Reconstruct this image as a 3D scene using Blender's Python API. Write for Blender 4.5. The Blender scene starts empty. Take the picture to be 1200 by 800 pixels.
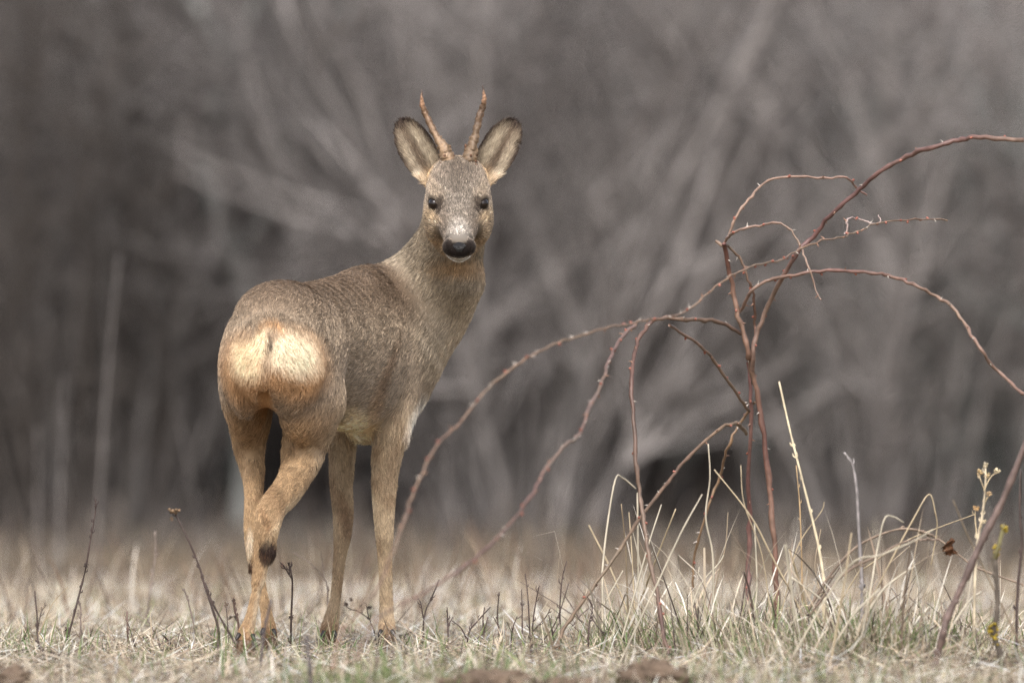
import bpy, math
import numpy as np
from mathutils import Vector, Matrix

S = bpy.context.scene
COL = S.collection
rad = math.radians

# ------------------------------------------------------------------ camera, world, sun, exposure
CAMY, CAMZ = -26.0, 0.608
cam_d = bpy.data.cameras.new("camera")
cam = bpy.data.objects.new("camera", cam_d)
COL.objects.link(cam)
cam.location = (0, CAMY, CAMZ)
cam.rotation_euler = (rad(90), 0, 0)
cam_d.sensor_width = 36.0
cam_d.lens = 468.0
cam_d.clip_start = 0.5
cam_d.clip_end = 2000
cam_d.dof.use_dof = True
cam_d.dof.focus_distance = 26.28
cam_d.dof.aperture_fstop = 3.3
cam_d.dof.aperture_blades = 0
S.camera = cam

SUN_EL, SUN_AZ = 50.0, 186.0      # azimuth clockwise from +Y: behind the camera
w = bpy.data.worlds.new("World")
S.world = w
w.use_nodes = True
nt = w.node_tree
bg = nt.nodes["Background"]
sky = nt.nodes.new("ShaderNodeTexSky")
sky.sky_type = 'NISHITA'
sky.sun_disc = False
sky.sun_elevation = rad(SUN_EL)
sky.sun_rotation = rad(SUN_AZ)
sky.dust_density = 4.0
sky.air_density = 1.0
hs = nt.nodes.new("ShaderNodeHueSaturation")
hs.inputs["Saturation"].default_value = 0.55     # veiled by an even cloud layer
nt.links.new(sky.outputs[0], hs.inputs["Color"])
nt.links.new(hs.outputs[0], bg.inputs["Color"])
bg.inputs["Strength"].default_value = 0.13
sd = bpy.data.lights.new("sun", 'SUN')
sd.energy = 1.5
sd.angle = rad(14)
sd.color = (1.0, 0.985, 0.965)
sun = bpy.data.objects.new("sun", sd)
COL.objects.link(sun)
az, el = rad(SUN_AZ), rad(SUN_EL)
sun_dir = Vector((math.sin(az) * math.cos(el), math.cos(az) * math.cos(el), math.sin(el)))
sun.rotation_euler = sun_dir.to_track_quat('Z', 'Y').to_euler()
sun.location = sun_dir * 60
S.view_settings.view_transform = 'Standard'
S.view_settings.look = 'None'
S.view_settings.gamma = 1.0
S.view_settings.exposure = 1.05
S.render.engine = 'CYCLES'
S.cycles.max_bounces = 6
S.cycles.use_denoising = True
S.cycles.denoising_prefilter = "NONE"
S.cycles_curves.shape = 'RIBBONS'
S.cycles_curves.subdivisions = 2

# ------------------------------------------------------------------ helpers
def P(px, py, Y):
    """point at depth Y that the photograph shows at (px, py) of 1200x800"""
    k = (Y - CAMY) / 26.0 / 600.0
    return np.array([(px - 600) * k, Y, CAMZ + (400 - py) * k])

def pxm(Y):
    return (Y - CAMY) / 26.0 / 600.0

def lin(r, g, b):
    f = lambda c: (c / 255 / 12.92) if c / 255 <= 0.04045 else ((c / 255 + 0.055) / 1.055) ** 2.4
    return np.array([f(r), f(g), f(b)])

def tag(o, label=None, cat=None, group=None, kind=None):
    if label: o["label"] = label
    if cat: o["category"] = cat
    if group: o["group"] = group
    if kind: o["kind"] = kind
    return o

def empty(name, loc=(0, 0, 0)):
    o = bpy.data.objects.new(name, None)
    o.empty_display_size = 0.1
    o.location = loc
    COL.objects.link(o)
    return o

def add_mesh(name, me, parent=None, loc=None):
    o = bpy.data.objects.new(name, me)
    COL.objects.link(o)
    if parent is not None:
        o.parent = parent
        if loc is None:
            o.location = -np.array(parent.location)
    if loc is not None:
        o.location = loc
    return o

def mesh_np(name, V, F, mats, cols=None, smooth=True, fmat=None):
    """V (n,3); F (m,3) or (m,4); cols (n,3)"""
    me = bpy.data.meshes.new(name)
    V = np.asarray(V, np.float32); F = np.asarray(F, np.int32)
    me.vertices.add(len(V)); me.vertices.foreach_set("co", V.ravel())
    k = F.shape[1]
    me.loops.add(F.size); me.loops.foreach_set("vertex_index", F.ravel())
    me.polygons.add(len(F))
    me.polygons.foreach_set("loop_start", np.arange(0, F.size, k, dtype=np.int32))
    me.polygons.foreach_set("loop_total", np.full(len(F), k, np.int32))
    me.polygons.foreach_set("use_smooth", np.full(len(F), smooth, bool))
    if fmat is not None:
        me.polygons.foreach_set("material_index", np.asarray(fmat, np.int32))
    if cols is not None:
        a = me.attributes.new("tint", 'FLOAT_COLOR', 'POINT')
        c4 = np.ones((len(V), 4), np.float32); c4[:, :3] = cols
        a.data.foreach_set("color", c4.ravel())
    for m in (mats if isinstance(mats, (list, tuple)) else [mats]):
        me.materials.append(m)
    me.update(calc_edges=True)
    me.validate()
    return me

class Build:
    """collects quads/tris (tris stored as degenerate-free quads are avoided: separate lists)"""
    def __init__(s): s.V = []; s.F = []; s.C = []; s.n = 0
    def add(s, V, F, c=None):
        V = np.asarray(V, float); F = np.asarray(F, int)
        s.V.append(V); s.F.append(F + s.n); s.n += len(V)
        if c is None: c = (1, 1, 1)
        c = np.asarray(c, float)
        s.C.append(np.broadcast_to(c, (len(V), 3)) if c.ndim == 1 else c)
    def tube(s, pts, rr, sides=6, c=None, cap=True, rough=0, rng=None):
        V, F = tube_vf(pts, rr, sides, cap, rough, rng)
        s.add(V, F, c)
    def mesh(s, name, mats, smooth=True):
        return mesh_np(name, np.concatenate(s.V), np.concatenate(s.F), mats, np.concatenate(s.C), smooth)

def tube_vf(pts, rr, sides=6, cap=True, rough=0, rng=None):
    pts = np.asarray(pts, float); n = len(pts)
    rr = np.broadcast_to(np.asarray(rr, float), (n,))
    T = np.gradient(pts, axis=0); T /= np.linalg.norm(T, axis=1)[:, None] + 1e-12
    ref = np.array([0, 1.0, 0.05]) if abs(T[0] @ np.array([0, 1.0, 0])) < 0.9 else np.array([1.0, 0, 0])
    A = np.zeros_like(pts); u = ref - T[0] * (ref @ T[0])
    for i in range(n):
        u = u - T[i] * (u @ T[i]); u = u / (np.linalg.norm(u) + 1e-12); A[i] = u
    B = np.cross(T, A)
    a = np.linspace(0, 2 * math.pi, sides, endpoint=False)
    R = rr[:, None] * np.ones(sides)[None]
    if rough: R = R * (1 + rough * rng.normal(size=R.shape))
    V = pts[:, None, :] + R[..., None] * (np.cos(a)[None, :, None] * A[:, None, :] + np.sin(a)[None, :, None] * B[:, None, :])
    V = V.reshape(-1, 3)
    i = np.arange(n - 1)[:, None] * sides; j = np.arange(sides)[None]; j2 = (j + 1) % sides
    F = np.stack([i + j, i + j2, i + sides + j2, i + sides + j], -1).reshape(-1, 4)
    if cap and sides >= 4:
        ends = []
        for base in (0, (n - 1) * sides):
            for q in range(1, sides - 2, 2):
                ends.append([base, base + q, base + q + 1, base + q + 2])
            if sides % 2: ends.append([base, base + sides - 2, base + sides - 1, base + sides - 1])
        ends = [e for e in ends if len(set(e)) == 4]
        if ends: F = np.concatenate([F, np.array(ends)])
    return V, F

def smooth_path(pts, n=8):
    """Catmull-Rom through rows of any width"""
    p = np.asarray(pts, float)
    if len(p) < 3 or n < 2: return p
    q = np.vstack([2 * p[0] - p[1], p, 2 * p[-1] - p[-2]])
    out = []
    for i in range(1, len(q) - 2):
        t = np.linspace(0, 1, n, endpoint=False)[:, None]
        a, b, c, d = q[i - 1], q[i], q[i + 1], q[i + 2]
        out.append(0.5 * (2 * b + (c - a) * t + (2 * a - 5 * b + 4 * c - d) * t ** 2 + (3 * b - a - 3 * c + d) * t ** 3))
    out.append(p[-1:])
    return np.concatenate(out)

def rng_of(seed): return np.random.default_rng(seed)

# ------------------------------------------------------------------ materials
def mat(name, rough=0.85, spec=0.3, base=None, tint=True, noise=None, noise_amt=0.25, trans=0.0, bump=0.0, coat=0.0, sub=0.0):
    m = bpy.data.materials.new(name); m.use_nodes = True
    N = m.node_tree.nodes; L = m.node_tree.links
    b = N["Principled BSDF"]
    b.inputs["Roughness"].default_value = rough
    b.inputs["Specular IOR Level"].default_value = spec
    if coat: b.inputs["Coat Weight"].default_value = coat; b.inputs["Coat Roughness"].default_value = 0.1
    src = None
    if tint:
        a = N.new("ShaderNodeAttribute"); a.attribute_name = "tint"; src = a.outputs["Color"]
    else:
        r = N.new("ShaderNodeRGB"); r.outputs[0].default_value = (*base, 1); src = r.outputs[0]
    if noise:
        tc = N.new("ShaderNodeTexCoord")
        nz = N.new("ShaderNodeTexNoise"); nz.inputs["Scale"].default_value = noise; nz.inputs["Detail"].default_value = 5
        L.new(tc.outputs["Object"], nz.inputs["Vector"])
        mr = N.new("ShaderNodeMapRange")
        mr.inputs["From Min"].default_value = 0.3; mr.inputs["From Max"].default_value = 0.7
        mr.inputs["To Min"].default_value = 1 - noise_amt; mr.inputs["To Max"].default_value = 1 + noise_amt
        L.new(nz.outputs["Fac"], mr.inputs["Value"])
        mx = N.new("ShaderNodeVectorMath"); mx.operation = 'SCALE'
        L.new(src, mx.inputs[0]); L.new(mr.outputs[0], mx.inputs["Scale"]); src = mx.outputs[0]
        if bump:
            bp = N.new("ShaderNodeBump"); bp.inputs["Strength"].default_value = bump; bp.inputs["Distance"].default_value = 0.01
            L.new(nz.outputs["Fac"], bp.inputs["Height"]); L.new(bp.outputs[0], b.inputs["Normal"])
    L.new(src, b.inputs["Base Color"])
    if trans:
        out = N["Material Output"]
        tr = N.new("ShaderNodeBsdfTranslucent"); L.new(src, tr.inputs["Color"])
        ms = N.new("ShaderNodeMixShader"); ms.inputs[0].default_value = trans
        L.new(b.outputs[0], ms.inputs[1]); L.new(tr.outputs[0], ms.inputs[2]); L.new(ms.outputs[0], out.inputs["Surface"])
    return m

M_BARK = mat("bark", 0.9, 0.2, noise=14, noise_amt=0.35, bump=0.4)
M_TWIG = mat("twig", 0.85, 0.2, noise=30, noise_amt=0.3)
M_CANE = mat("cane_bark", 0.5, 0.4, noise=60, noise_amt=0.3, bump=0.15)
M_GRASS = mat("dry_grass", 0.6, 0.3, trans=0.25)
M_STALK = mat("stalk", 0.7, 0.3, noise=40, noise_amt=0.25)
M_CLOD = mat("earth", 0.95, 0.1, noise=25, noise_amt=0.4, bump=0.8)
M_LEAF = mat("dead_leaf", 0.7, 0.2, noise=60, noise_amt=0.3, trans=0.2)
# ------------------------------------------------------------------ ground
def vnoise(x, y, seed=0):
    """smooth value noise, any arrays"""
    xi = np.floor(x).astype(np.int64); yi = np.floor(y).astype(np.int64)
    fx = x - xi; fy = y - yi
    fx = fx * fx * (3 - 2 * fx); fy = fy * fy * (3 - 2 * fy)
    def h(a, b):
        n = (a * 374761393 + b * 668265263 + seed * 1442695041) & 0xffffffff
        n = ((n ^ (n >> 13)) * 1274126177) & 0xffffffff
        return ((n ^ (n >> 16)) & 0xffff) / 65535.0
    return (h(xi, yi) * (1 - fx) + h(xi + 1, yi) * fx) * (1 - fy) + (h(xi, yi + 1) * (1 - fx) + h(xi + 1, yi + 1) * fx) * fy

def ground_h(x, y):
    x = np.asarray(x, float); y = np.asarray(y, float)
    z = 0.03 * (vnoise(x * 1.3, y * 1.3, 3) - 0.5) + 0.10 * (vnoise(x * 0.35 + 7, y * 0.35, 5) - 0.5)
    near = np.exp(-(((x + 0.35) / 1.1) ** 2 + ((y - 0.2) / 1.0) ** 2) ** 2)
    z = z * (1 - 0.93 * near)
    z = z - 0.02
    d_ = np.clip(-y - 0.15, 0, 6)
    z = z - 0.05 * d_ * d_ / (d_ + 0.25)          # the turf falls away towards the camera
    t = np.clip(y - 13, 0, None)
    z = z + 0.17 * t * (t / (t + 8)) + (0.5 * (vnoise(x * 0.12, y * 0.12, 9) - 0.5)) * np.clip(t / 20, 0, 1)
    return z

def axis(lo, hi, fine_lo, fine_hi, fine, growth=1.25):
    a = list(np.arange(fine_lo, fine_hi + 1e-6, fine))
    s = fine
    while a[-1] < hi: s *= growth; a.append(a[-1] + s)
    s = fine
    while a[0] > lo: s *= growth; a.insert(0, a[0] - s)
    return np.array(a)

gx = axis(-300, 300, -4, 4, 0.12); gy = axis(-120, 400, -4, 14, 0.12)
GX, GY = np.meshgrid(gx, gy)
GZ = ground_h(GX, GY)
V = np.stack([GX.ravel(), GY.ravel(), GZ.ravel()], 1)
i = np.arange(len(gy) - 1)[:, None] * len(gx) + np.arange(len(gx) - 1)[None]
F = np.stack([i, i + 1, i + len(gx) + 1, i + len(gx)], -1).reshape(-1, 4)
gm = bpy.data.materials.new("ground_soil"); gm.use_nodes = True
N = gm.node_tree.nodes; L = gm.node_tree.links
b = N["Principled BSDF"]; b.inputs["Roughness"].default_value = 0.95; b.inputs["Specular IOR Level"].default_value = 0.1
tc = N.new("ShaderNodeTexCoord")
n1 = N.new("ShaderNodeTexNoise"); n1.inputs["Scale"].default_value = 3; n1.inputs["Detail"].default_value = 8
n2 = N.new("ShaderNodeTexNoise"); n2.inputs["Scale"].default_value = 0.5; n2.inputs["Detail"].default_value = 4
L.new(tc.outputs["Object"], n1.inputs["Vector"]); L.new(tc.outputs["Object"], n2.inputs["Vector"])
cr = N.new("ShaderNodeValToRGB")
cr.color_ramp.elements[0].position = 0.3; cr.color_ramp.elements[0].color = (*lin(70, 58, 46), 1)
cr.color_ramp.elements[1].position = 0.7; cr.color_ramp.elements[1].color = (*lin(132, 116, 94), 1)
L.new(n1.outputs["Fac"], cr.inputs["Fac"])
# leaf litter under the wood: greyer brown
cr2 = N.new("ShaderNodeValToRGB")
cr2.color_ramp.elements[0].position = 0.35; cr2.color_ramp.elements[0].color = (*lin(42, 41, 39), 1)
cr2.color_ramp.elements[1].position = 0.65; cr2.color_ramp.elements[1].color = (*lin(80, 75, 71), 1)
L.new(n2.outputs["Fac"], cr2.inputs["Fac"])
sx = N.new("ShaderNodeSeparateXYZ"); L.new(tc.outputs["Object"], sx.inputs[0])
mr = N.new("ShaderNodeMapRange"); mr.inputs["From Min"].default_value = 11; mr.inputs["From Max"].default_value = 15
L.new(sx.outputs["Y"], mr.inputs["Value"])
mx = N.new("ShaderNodeMix"); mx.data_type = 'RGBA'
L.new(mr.outputs[0], mx.inputs["Factor"]); L.new(cr.outputs[0], mx.inputs[6]); L.new(cr2.outputs[0], mx.inputs[7])
L.new(mx.outputs[2], b.inputs["Base Color"])
bp = N.new("ShaderNodeBump"); bp.inputs["Strength"].default_value = 0.7; bp.inputs["Distance"].default_value = 0.03
L.new(n1.outputs["Fac"], bp.inputs["Height"]); L.new(bp.outputs[0], b.inputs["Normal"])
tag(add_mesh("ground", mesh_np("ground", V, F, gm)), kind="structure")

# ------------------------------------------------------------------ the wood behind the meadow
def copy_thing(root, loc, rz=0.0, sc=1.0, label=None):
    c = root.copy(); COL.objects.link(c)
    c.location = loc; c.rotation_euler = (0, 0, rz); c.scale = (sc, sc, sc)
    if label: c["label"] = label
    for ch in root.children:
        d = ch.copy(); COL.objects.link(d); d.parent = c
    return c

def wander(r, start, d, length, nseg, bend, up=0.0):
    pts = [np.array(start, float)]; d = np.array(d, float); d /= np.linalg.norm(d)
    for k in range(nseg):
        d = d + r.normal(size=3) * bend + np.array([0, 0, up]); d /= np.linalg.norm(d)
        pts.append(pts[-1] + d * length / nseg)
    return np.array(pts)

def twigs(B, r, path, rr, n, length, depth, col, lo=0.15, sides=4, spread=0.9):
    """side branches off a path, recursive"""
    m = len(path)
    for _ in range(n):
        t = lo + (1 - lo) * r.random()
        k = min(int(t * (m - 1)), m - 2); f = t * (m - 1) - k
        p = path[k] * (1 - f) + path[k + 1] * f
        ax = path[k + 1] - path[k]; ax /= np.linalg.norm(ax) + 1e-9
        side = r.normal(size=3); side -= ax * (side @ ax); side /= np.linalg.norm(side) + 1e-9
        d = ax * (1.05 - spread * 0.5) + side * spread
        ln = length * (0.5 + r.random()) * (1.1 - 0.6 * t)
        q = wander(r, p, d, ln, 4, 0.16, 0.05)
        r0 = rr * (0.35 + 0.25 * r.random())
        c = col * (0.8 + 0.4 * r.random())
        B.tube(q, np.linspace(r0, r0 * 0.35, 5), sides, c, cap=False)
        if depth > 0:
            twigs(B, r, q, r0, max(2, n // 3), length * 0.5, depth - 1, col, 0.2, 3, spread)

def make_tree(seed, h, r0, col, lean=0.05, limbs=9, name="bare_tree"):
    r = rng_of(seed)
    root = empty(name)
    path = wander(r, (0, 0, -0.1), (r.normal() * lean, r.normal() * lean, 1), h, 14, 0.07, 0.04)
    T = Build(); C = Build()
    T.tube(path, np.linspace(r0, r0 * 0.2, 15) * (1 + 0.25 * np.exp(-np.arange(15) * 1.2)), 8, col)
    for k in range(limbs):
        t = 0.12 + 0.83 * (k + r.random()) / limbs
        i0 = int(t * 14); p = path[min(i0, 14)]
        a = r.random() * 6.28
        d = np.array([math.cos(a), math.sin(a), 0.35 + 0.7 * r.random()])
        ln = h * (0.42 - 0.28 * t) * (0.7 + 0.6 * r.random())
        q = wander(r, p, d, ln, 7, 0.14, 0.06)
        rr = r0 * (0.5 - 0.3 * t)
        C.tube(q, np.linspace(rr, rr * 0.25, 8), 6, col * (0.9 + 0.25 * r.random()), cap=False)
        twigs(C, r, q, rr, 7, ln * 0.5, 1, col)
    add_mesh("trunk", T.mesh("trunk", M_BARK), root)
    add_mesh("crown", C.mesh("crown", M_BARK), root)
    return root

def make_shrub(seed, h, stems, col, spread=0.35, tw=10):
    r = rng_of(seed)
    root = empty("bare_shrub")
    T = Build(); C = Build()
    for k in range(stems):
        a = r.random() * 6.28; l = r.random() ** 0.7
        d = np.array([math.cos(a) * spread * l * 1.3, math.sin(a) * spread * l * 1.3, 1])
        p0 = np.array([math.cos(a) * 0.25 * r.random(), math.sin(a) * 0.25 * r.random(), -0.05])
        hh = h * (0.55 + 0.5 * r.random())
        q = wander(r, p0, d, hh, 9, 0.11, 0.0)
        r0 = 0.005 + 0.008 * r.random()
        T.tube(q, np.linspace(r0, r0 * 0.3, 10), 5, col * (0.75 + 0.5 * r.random()), cap=False)
        twigs(C, r, q, r0, tw + 2, hh * 0.28, 1, col, 0.12, 4, 0.75)
    add_mesh("stems", T.mesh("stems", M_BARK), root)
    add_mesh("twigs", C.mesh("twigs", M_TWIG), root)
    return root

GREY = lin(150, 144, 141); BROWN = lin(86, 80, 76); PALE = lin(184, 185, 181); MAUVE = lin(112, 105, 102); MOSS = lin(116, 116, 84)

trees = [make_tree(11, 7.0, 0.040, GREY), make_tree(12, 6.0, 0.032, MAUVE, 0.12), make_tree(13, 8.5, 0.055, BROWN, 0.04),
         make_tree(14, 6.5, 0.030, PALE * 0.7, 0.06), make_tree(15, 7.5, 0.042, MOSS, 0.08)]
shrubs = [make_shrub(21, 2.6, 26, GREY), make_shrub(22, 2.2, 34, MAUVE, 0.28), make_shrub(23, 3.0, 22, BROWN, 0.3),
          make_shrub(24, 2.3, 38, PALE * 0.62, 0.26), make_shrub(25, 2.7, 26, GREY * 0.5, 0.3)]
TL = ["bare grey trunked tree standing in the blurred wood", "thin bare mauve brown tree standing in the blurred wood", "dark brown bare tree standing in the blurred wood",
      "pale barked bare tree standing in the blurred wood", "bare tree with mossy greenish bark in the blurred wood"]
SL = ["bare grey twiggy shrub in the blurred thicket", "spreading mauve brown shrub in the blurred thicket", "upright dark brown shrub in the blurred thicket",
      "low pale twigged shrub in the blurred thicket", "bare dull grey shrub in the blurred thicket"]
TG = ["grey trees of the wood", "mauve brown trees of the wood", "dark brown trees of the wood", "pale trees of the wood", "mossy trees of the wood"]
SG = ["grey twiggy shrubs of the thicket", "mauve brown shrubs of the thicket", "dark brown shrubs of the thicket", "pale twigged shrubs of the thicket", "dull grey shrubs of the thicket"]
for o, l, g in zip(trees, TL, TG): tag(o, l, "tree", g)
for o, l, g in zip(shrubs, SL, SG): tag(o, l, "shrub", g)
r = rng_of(77)
used = set()
def put(protos, k, x, y, sc):
    z = float(ground_h(x, y)) - 0.03
    o = protos[k]
    if id(o) not in used:
        used.add(id(o)); o.location = (x, y, z); o.rotation_euler = (0, 0, r.random() * 6.28); o.scale = (sc,) * 3
        return o
    return copy_thing(o, (x, y, z), r.random() * 6.28, sc)
def kind_for(x, y, light, dark, mid):  # paler bark to the right stands in for more sky light there
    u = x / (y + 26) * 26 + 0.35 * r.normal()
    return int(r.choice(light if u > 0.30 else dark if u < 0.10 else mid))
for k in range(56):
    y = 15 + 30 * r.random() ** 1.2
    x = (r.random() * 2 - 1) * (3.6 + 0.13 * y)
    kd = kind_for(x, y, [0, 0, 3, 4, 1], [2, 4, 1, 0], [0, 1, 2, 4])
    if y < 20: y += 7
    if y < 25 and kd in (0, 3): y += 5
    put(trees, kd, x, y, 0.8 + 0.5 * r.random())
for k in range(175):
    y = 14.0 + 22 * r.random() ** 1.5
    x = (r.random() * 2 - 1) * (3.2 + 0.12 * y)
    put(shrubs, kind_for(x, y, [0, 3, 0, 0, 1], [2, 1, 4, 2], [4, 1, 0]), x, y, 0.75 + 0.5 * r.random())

def forked_tree(label, strokes, Y, col):
    """tree traced stem by stem: first stroke is the trunk, given from the root up"""
    p = P(*strokes[0][0][0], Y); p[2] = float(ground_h(p[0], Y)) - 0.05
    root = empty("bare_tree", p); tag(root, label, "tree")
    r = rng_of(int(p[0] * 1000) % 997)
    T = Build(); C = Build()
    for k, (pts, r0, r1) in enumerate(strokes):
        A_ = np.array([P(a, b_, Y) for a, b_ in pts])
        if k == 0: A_[0] = p
        A_[1:, 1] += np.cumsum(r.normal(size=len(A_) - 1) * 0.05)
        path = smooth_path(A_, 5)
        (T if k == 0 else C).tube(path, np.linspace(r0, r1, len(path)) * pxm(Y), 8, col * (0.9 + 0.2 * r.random()))
        twigs(C, r, path, r1 * pxm(Y) * 0.32, 12, 0.7, 1, col * 0.65, 0.3, 4, 0.55)
    add_mesh("trunk", T.mesh("trunk", M_BARK), root); add_mesh("crown", C.mesh("crown", M_BARK), root)
forked_tree("pale sinuous tree with crooked trunk, upper left of the deer", [
    ([(282, 640), (288, 520), (300, 400), (276, 300), (246, 225), (240, 175), (256, 130), (262, 90), (246, 40), (228, 0), (214, -60), (224, -200), (214, -420), (220, -700)], 13, 6),
    ([(276, 300), (300, 270), (318, 220), (330, 160)], 7, 4), ([(262, 90), (290, 30), (310, -40), (316, -160)], 7, 4)], 14.5, PALE * 0.62)
forked_tree("pale tree forking into a Y above and left of the antlers", [
    ([(402, 640), (396, 500), (345, 330), (336, 230), (350, 170), (356, 118), (359, 60), (362, 0), (366, -80), (360, -260), (372, -600)], 13, 6),
    ([(353, 100), (384, 66), (404, 40), (412, 0), (420, -70), (440, -200)], 10, 6), ([(330, 250), (300, 215), (280, 150), (270, 90)], 6, 3)], 15.0, PALE * 0.66)
forked_tree("pale leaning tree crossing behind the left edge of the wood", [
    ([(185, 640), (160, 480), (130, 350), (118, 250), (100, 160), (104, 60), (96, -60), (100, -300)], 10, 5),
    ([(128, 340), (60, 290), (10, 318), (-60, 330)], 7, 5), ([(112, 215), (70, 172), (20, 190)], 7, 4), ([(135, 390), (190, 330), (236, 270), (262, 210)], 7, 4)], 16.0, GREY * 0.95)
forked_tree("pale tree with bright forked limbs at the upper right corner", [
    ([(1105, 640), (1110, 480), (1100, 340), (1112, 230), (1128, 120), (1166, 66), (1204, 30), (1260, -60), (1270, -300)], 6, 7),
    ([(1128, 120), (1100, 70), (1060, 40), (1020, -20), (1010, -160)], 9, 5), ([(1160, 70), (1184, 104), (1206, 150)], 8, 5)], 15.5, PALE * 0.75)
forked_tree("grey straight sapling behind the arching rose cane", [
    ([(850, 640), (856, 480), (846, 320), (852, 160), (842, 20), (846, -150), (840, -420)], 9, 5),
    ([(848, 330), (880, 230), (892, 120), (900, 0)], 6, 3), ([(850, 210), (820, 130), (806, 20), (800, -100)], 6, 3)], 15.0, GREY * 1.15)
forked_tree("slim pale tree to the right of the buck's head", [
    ([(700, 640), (716, 480), (742, 330), (730, 220), (744, 110), (728, 0), (736, -150), (730, -420)], 9, 5),
    ([(738, 350), (690, 240), (668, 130), (660, 20)], 6, 4), ([(733, 210), (766, 120), (782, 20)], 6, 3)], 15.6, GREY * 1.1)
# ------------------------------------------------------------------ the roe buck
# signed-distance body -> surface nets -> one continuous skin; fur as hair curves
def unit(v): v = np.asarray(v, float); return v / (np.linalg.norm(v) + 1e-12)

class Ell:
    def __init__(s, c, ax, rd, flow, grp, ln, k=0.02, sub=False):
        s.c = np.asarray(c, float); s.R = np.array([unit(a) for a in ax]); s.rd = np.asarray(rd, float)
        s.flow_v = unit(flow); s.grp = grp; s.ln = ln; s.k = k; s.sub = sub
        m = max(rd); s.lo = s.c - m; s.hi = s.c + m
    def dist(s, X):
        q = (X - s.c) @ s.R.T
        k0 = np.sqrt(((q / s.rd) ** 2).sum(1)); k1 = np.sqrt(((q / s.rd ** 2) ** 2).sum(1)) + 1e-9
        return np.where(k0 < 1e-3, -min(s.rd), k0 * (k0 - 1) / k1)
    def flow(s, X): return np.broadcast_to(s.flow_v, X.shape)

class Chain:
    """round cones along (x,y,z,r) rows"""
    def __init__(s, rows, grp, ln, k=0.015, flow=None, flat=None, n=4, sub=False):
        s.p = smooth_path(rows, n); s.grp = grp; s.ln = ln; s.k = k; s.fl = flow; s.sub = sub
        s.flat = flat      # (axis, factor): squashes distance along axis
        m = s.p[:, 3].max() * 1.3; s.lo = s.p[:, :3].min(0) - m; s.hi = s.p[:, :3].max(0) + m
    def _seg(s, X):
        best = np.full(len(X), 1e9); tid = np.zeros(len(X), int)
        for i in range(len(s.p) - 1):
            a, b = s.p[i, :3], s.p[i + 1, :3]; ab = b - a
            t = np.clip(((X - a) @ ab) / (ab @ ab + 1e-12), 0, 1)
            q = X - a - t[:, None] * ab
            if s.flat is not None:
                q = q + (q @ s.flat[0])[:, None] * s.flat[0] * (s.flat[1] - 1)
            d = np.sqrt((q * q).sum(1)) - (s.p[i, 3] + t * (s.p[i + 1, 3] - s.p[i, 3]))
            m = d < best; best[m] = d[m]; tid[m] = i
        return best, tid
    def dist(s, X): return s._seg(X)[0]
    def flow(s, X):
        if s.fl is not None: return np.broadcast_to(unit(s.fl), X.shape)
        _, tid = s._seg(X); D = np.diff(s.p[:, :3], axis=0); D /= np.linalg.norm(D, axis=1)[:, None] + 1e-12
        return D[tid]

class Loft:
    """elliptical sections (x,y,z,half width,half height,power-ish) along the trunk, tail to chest"""
    def __init__(s, rows, grp, ln, k=0.02, n=4, flow_sign=-1, droop=0.35, up=(0, 0, 1)):
        s.p = smooth_path(rows, n); s.grp = grp; s.ln = ln; s.k = k; s.fs = flow_sign; s.droop = droop; s.sub = False
        s.up = np.asarray(up, float)
        m = max(s.p[:, 3].max(), s.p[:, 4].max()) * 1.2; s.lo = s.p[:, :3].min(0) - m; s.hi = s.p[:, :3].max(0) + m
    def _seg(s, X):
        best = np.full(len(X), 1e9); tid = np.zeros(len(X), int)
        for i in range(len(s.p) - 1):
            a, b = s.p[i], s.p[i + 1]; ab = b[:3] - a[:3]; L = np.linalg.norm(ab); ax = ab / L
            lat = unit(np.cross(ax, s.up)); up = np.cross(lat, ax)
            t = np.clip(((X - a[:3]) @ ax) / L, 0, 1)
            pr = a[None] + t[:, None] * (b - a)[None]
            q = X - pr[:, :3]
            u = q @ lat / pr[:, 3]; v = q @ up / pr[:, 4]; w_ = q @ ax
            mn = np.minimum(pr[:, 3], pr[:, 4])
            d = (np.sqrt(u * u + v * v + (w_ / mn) ** 2) - 1) * mn
            m = d < best; best[m] = d[m]; tid[m] = i
        return best, tid
    def dist(s, X): return s._seg(X)[0]
    def flow(s, X):
        _, tid = s._seg(X); D = np.diff(s.p[:, :3], axis=0); D /= np.linalg.norm(D, axis=1)[:, None] + 1e-12
        return s.fs * D[tid] + np.array([0, 0, -s.droop])

def rows(*a):
    """(px,py,Y,r px...) -> metres"""
    out = []
    for q in a:
        k = pxm(q[2]); out.append(list(P(q[0], q[1], q[2])) + [v * k for v in q[3:]])
    return out

fwd = unit((0.39, 0.92, 0)); rgt = unit((0.92, -0.39, 0)); UPZ = np.array([0, 0, 1.0]); DN = -UPZ
# head frame
PITCH = rad(30)
HF = unit((0.02, -math.cos(PITCH), -math.sin(PITCH))); HS = unit(np.cross((0, 0, 1.0), -HF)) * 1.0
HS = np.array([1.0, 0.02, 0]); HS = unit(HS - HF * (HS @ HF)); HU = np.cross(HF, HS)
if HU[2] < 0: HU = -HU
H0 = P(536.5, 217, 0.42)
def hd(s_, f, u): return H0 + HS * s_ + HF * f + HU * u

prims = []
# trunk
prims.append(Loft(rows((322, 418, 0.05, 48, 62), (329, 408, 0.12, 62, 70), (348, 405, 0.22, 62, 71), (378, 411, 0.34, 62, 82),
                       (408, 413, 0.45, 63, 92), (440, 403, 0.56, 58, 93), (468, 396, 0.64, 46, 74)), "trunk", 0.017, 0.02, 4))
# croup and withers
prims.append(Ell(P(330, 365, 0.13), (fwd, rgt, UPZ), (0.10, 0.075, 0.055), -fwd + DN * 0.3, "trunk", 0.017, 0.03))
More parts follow.
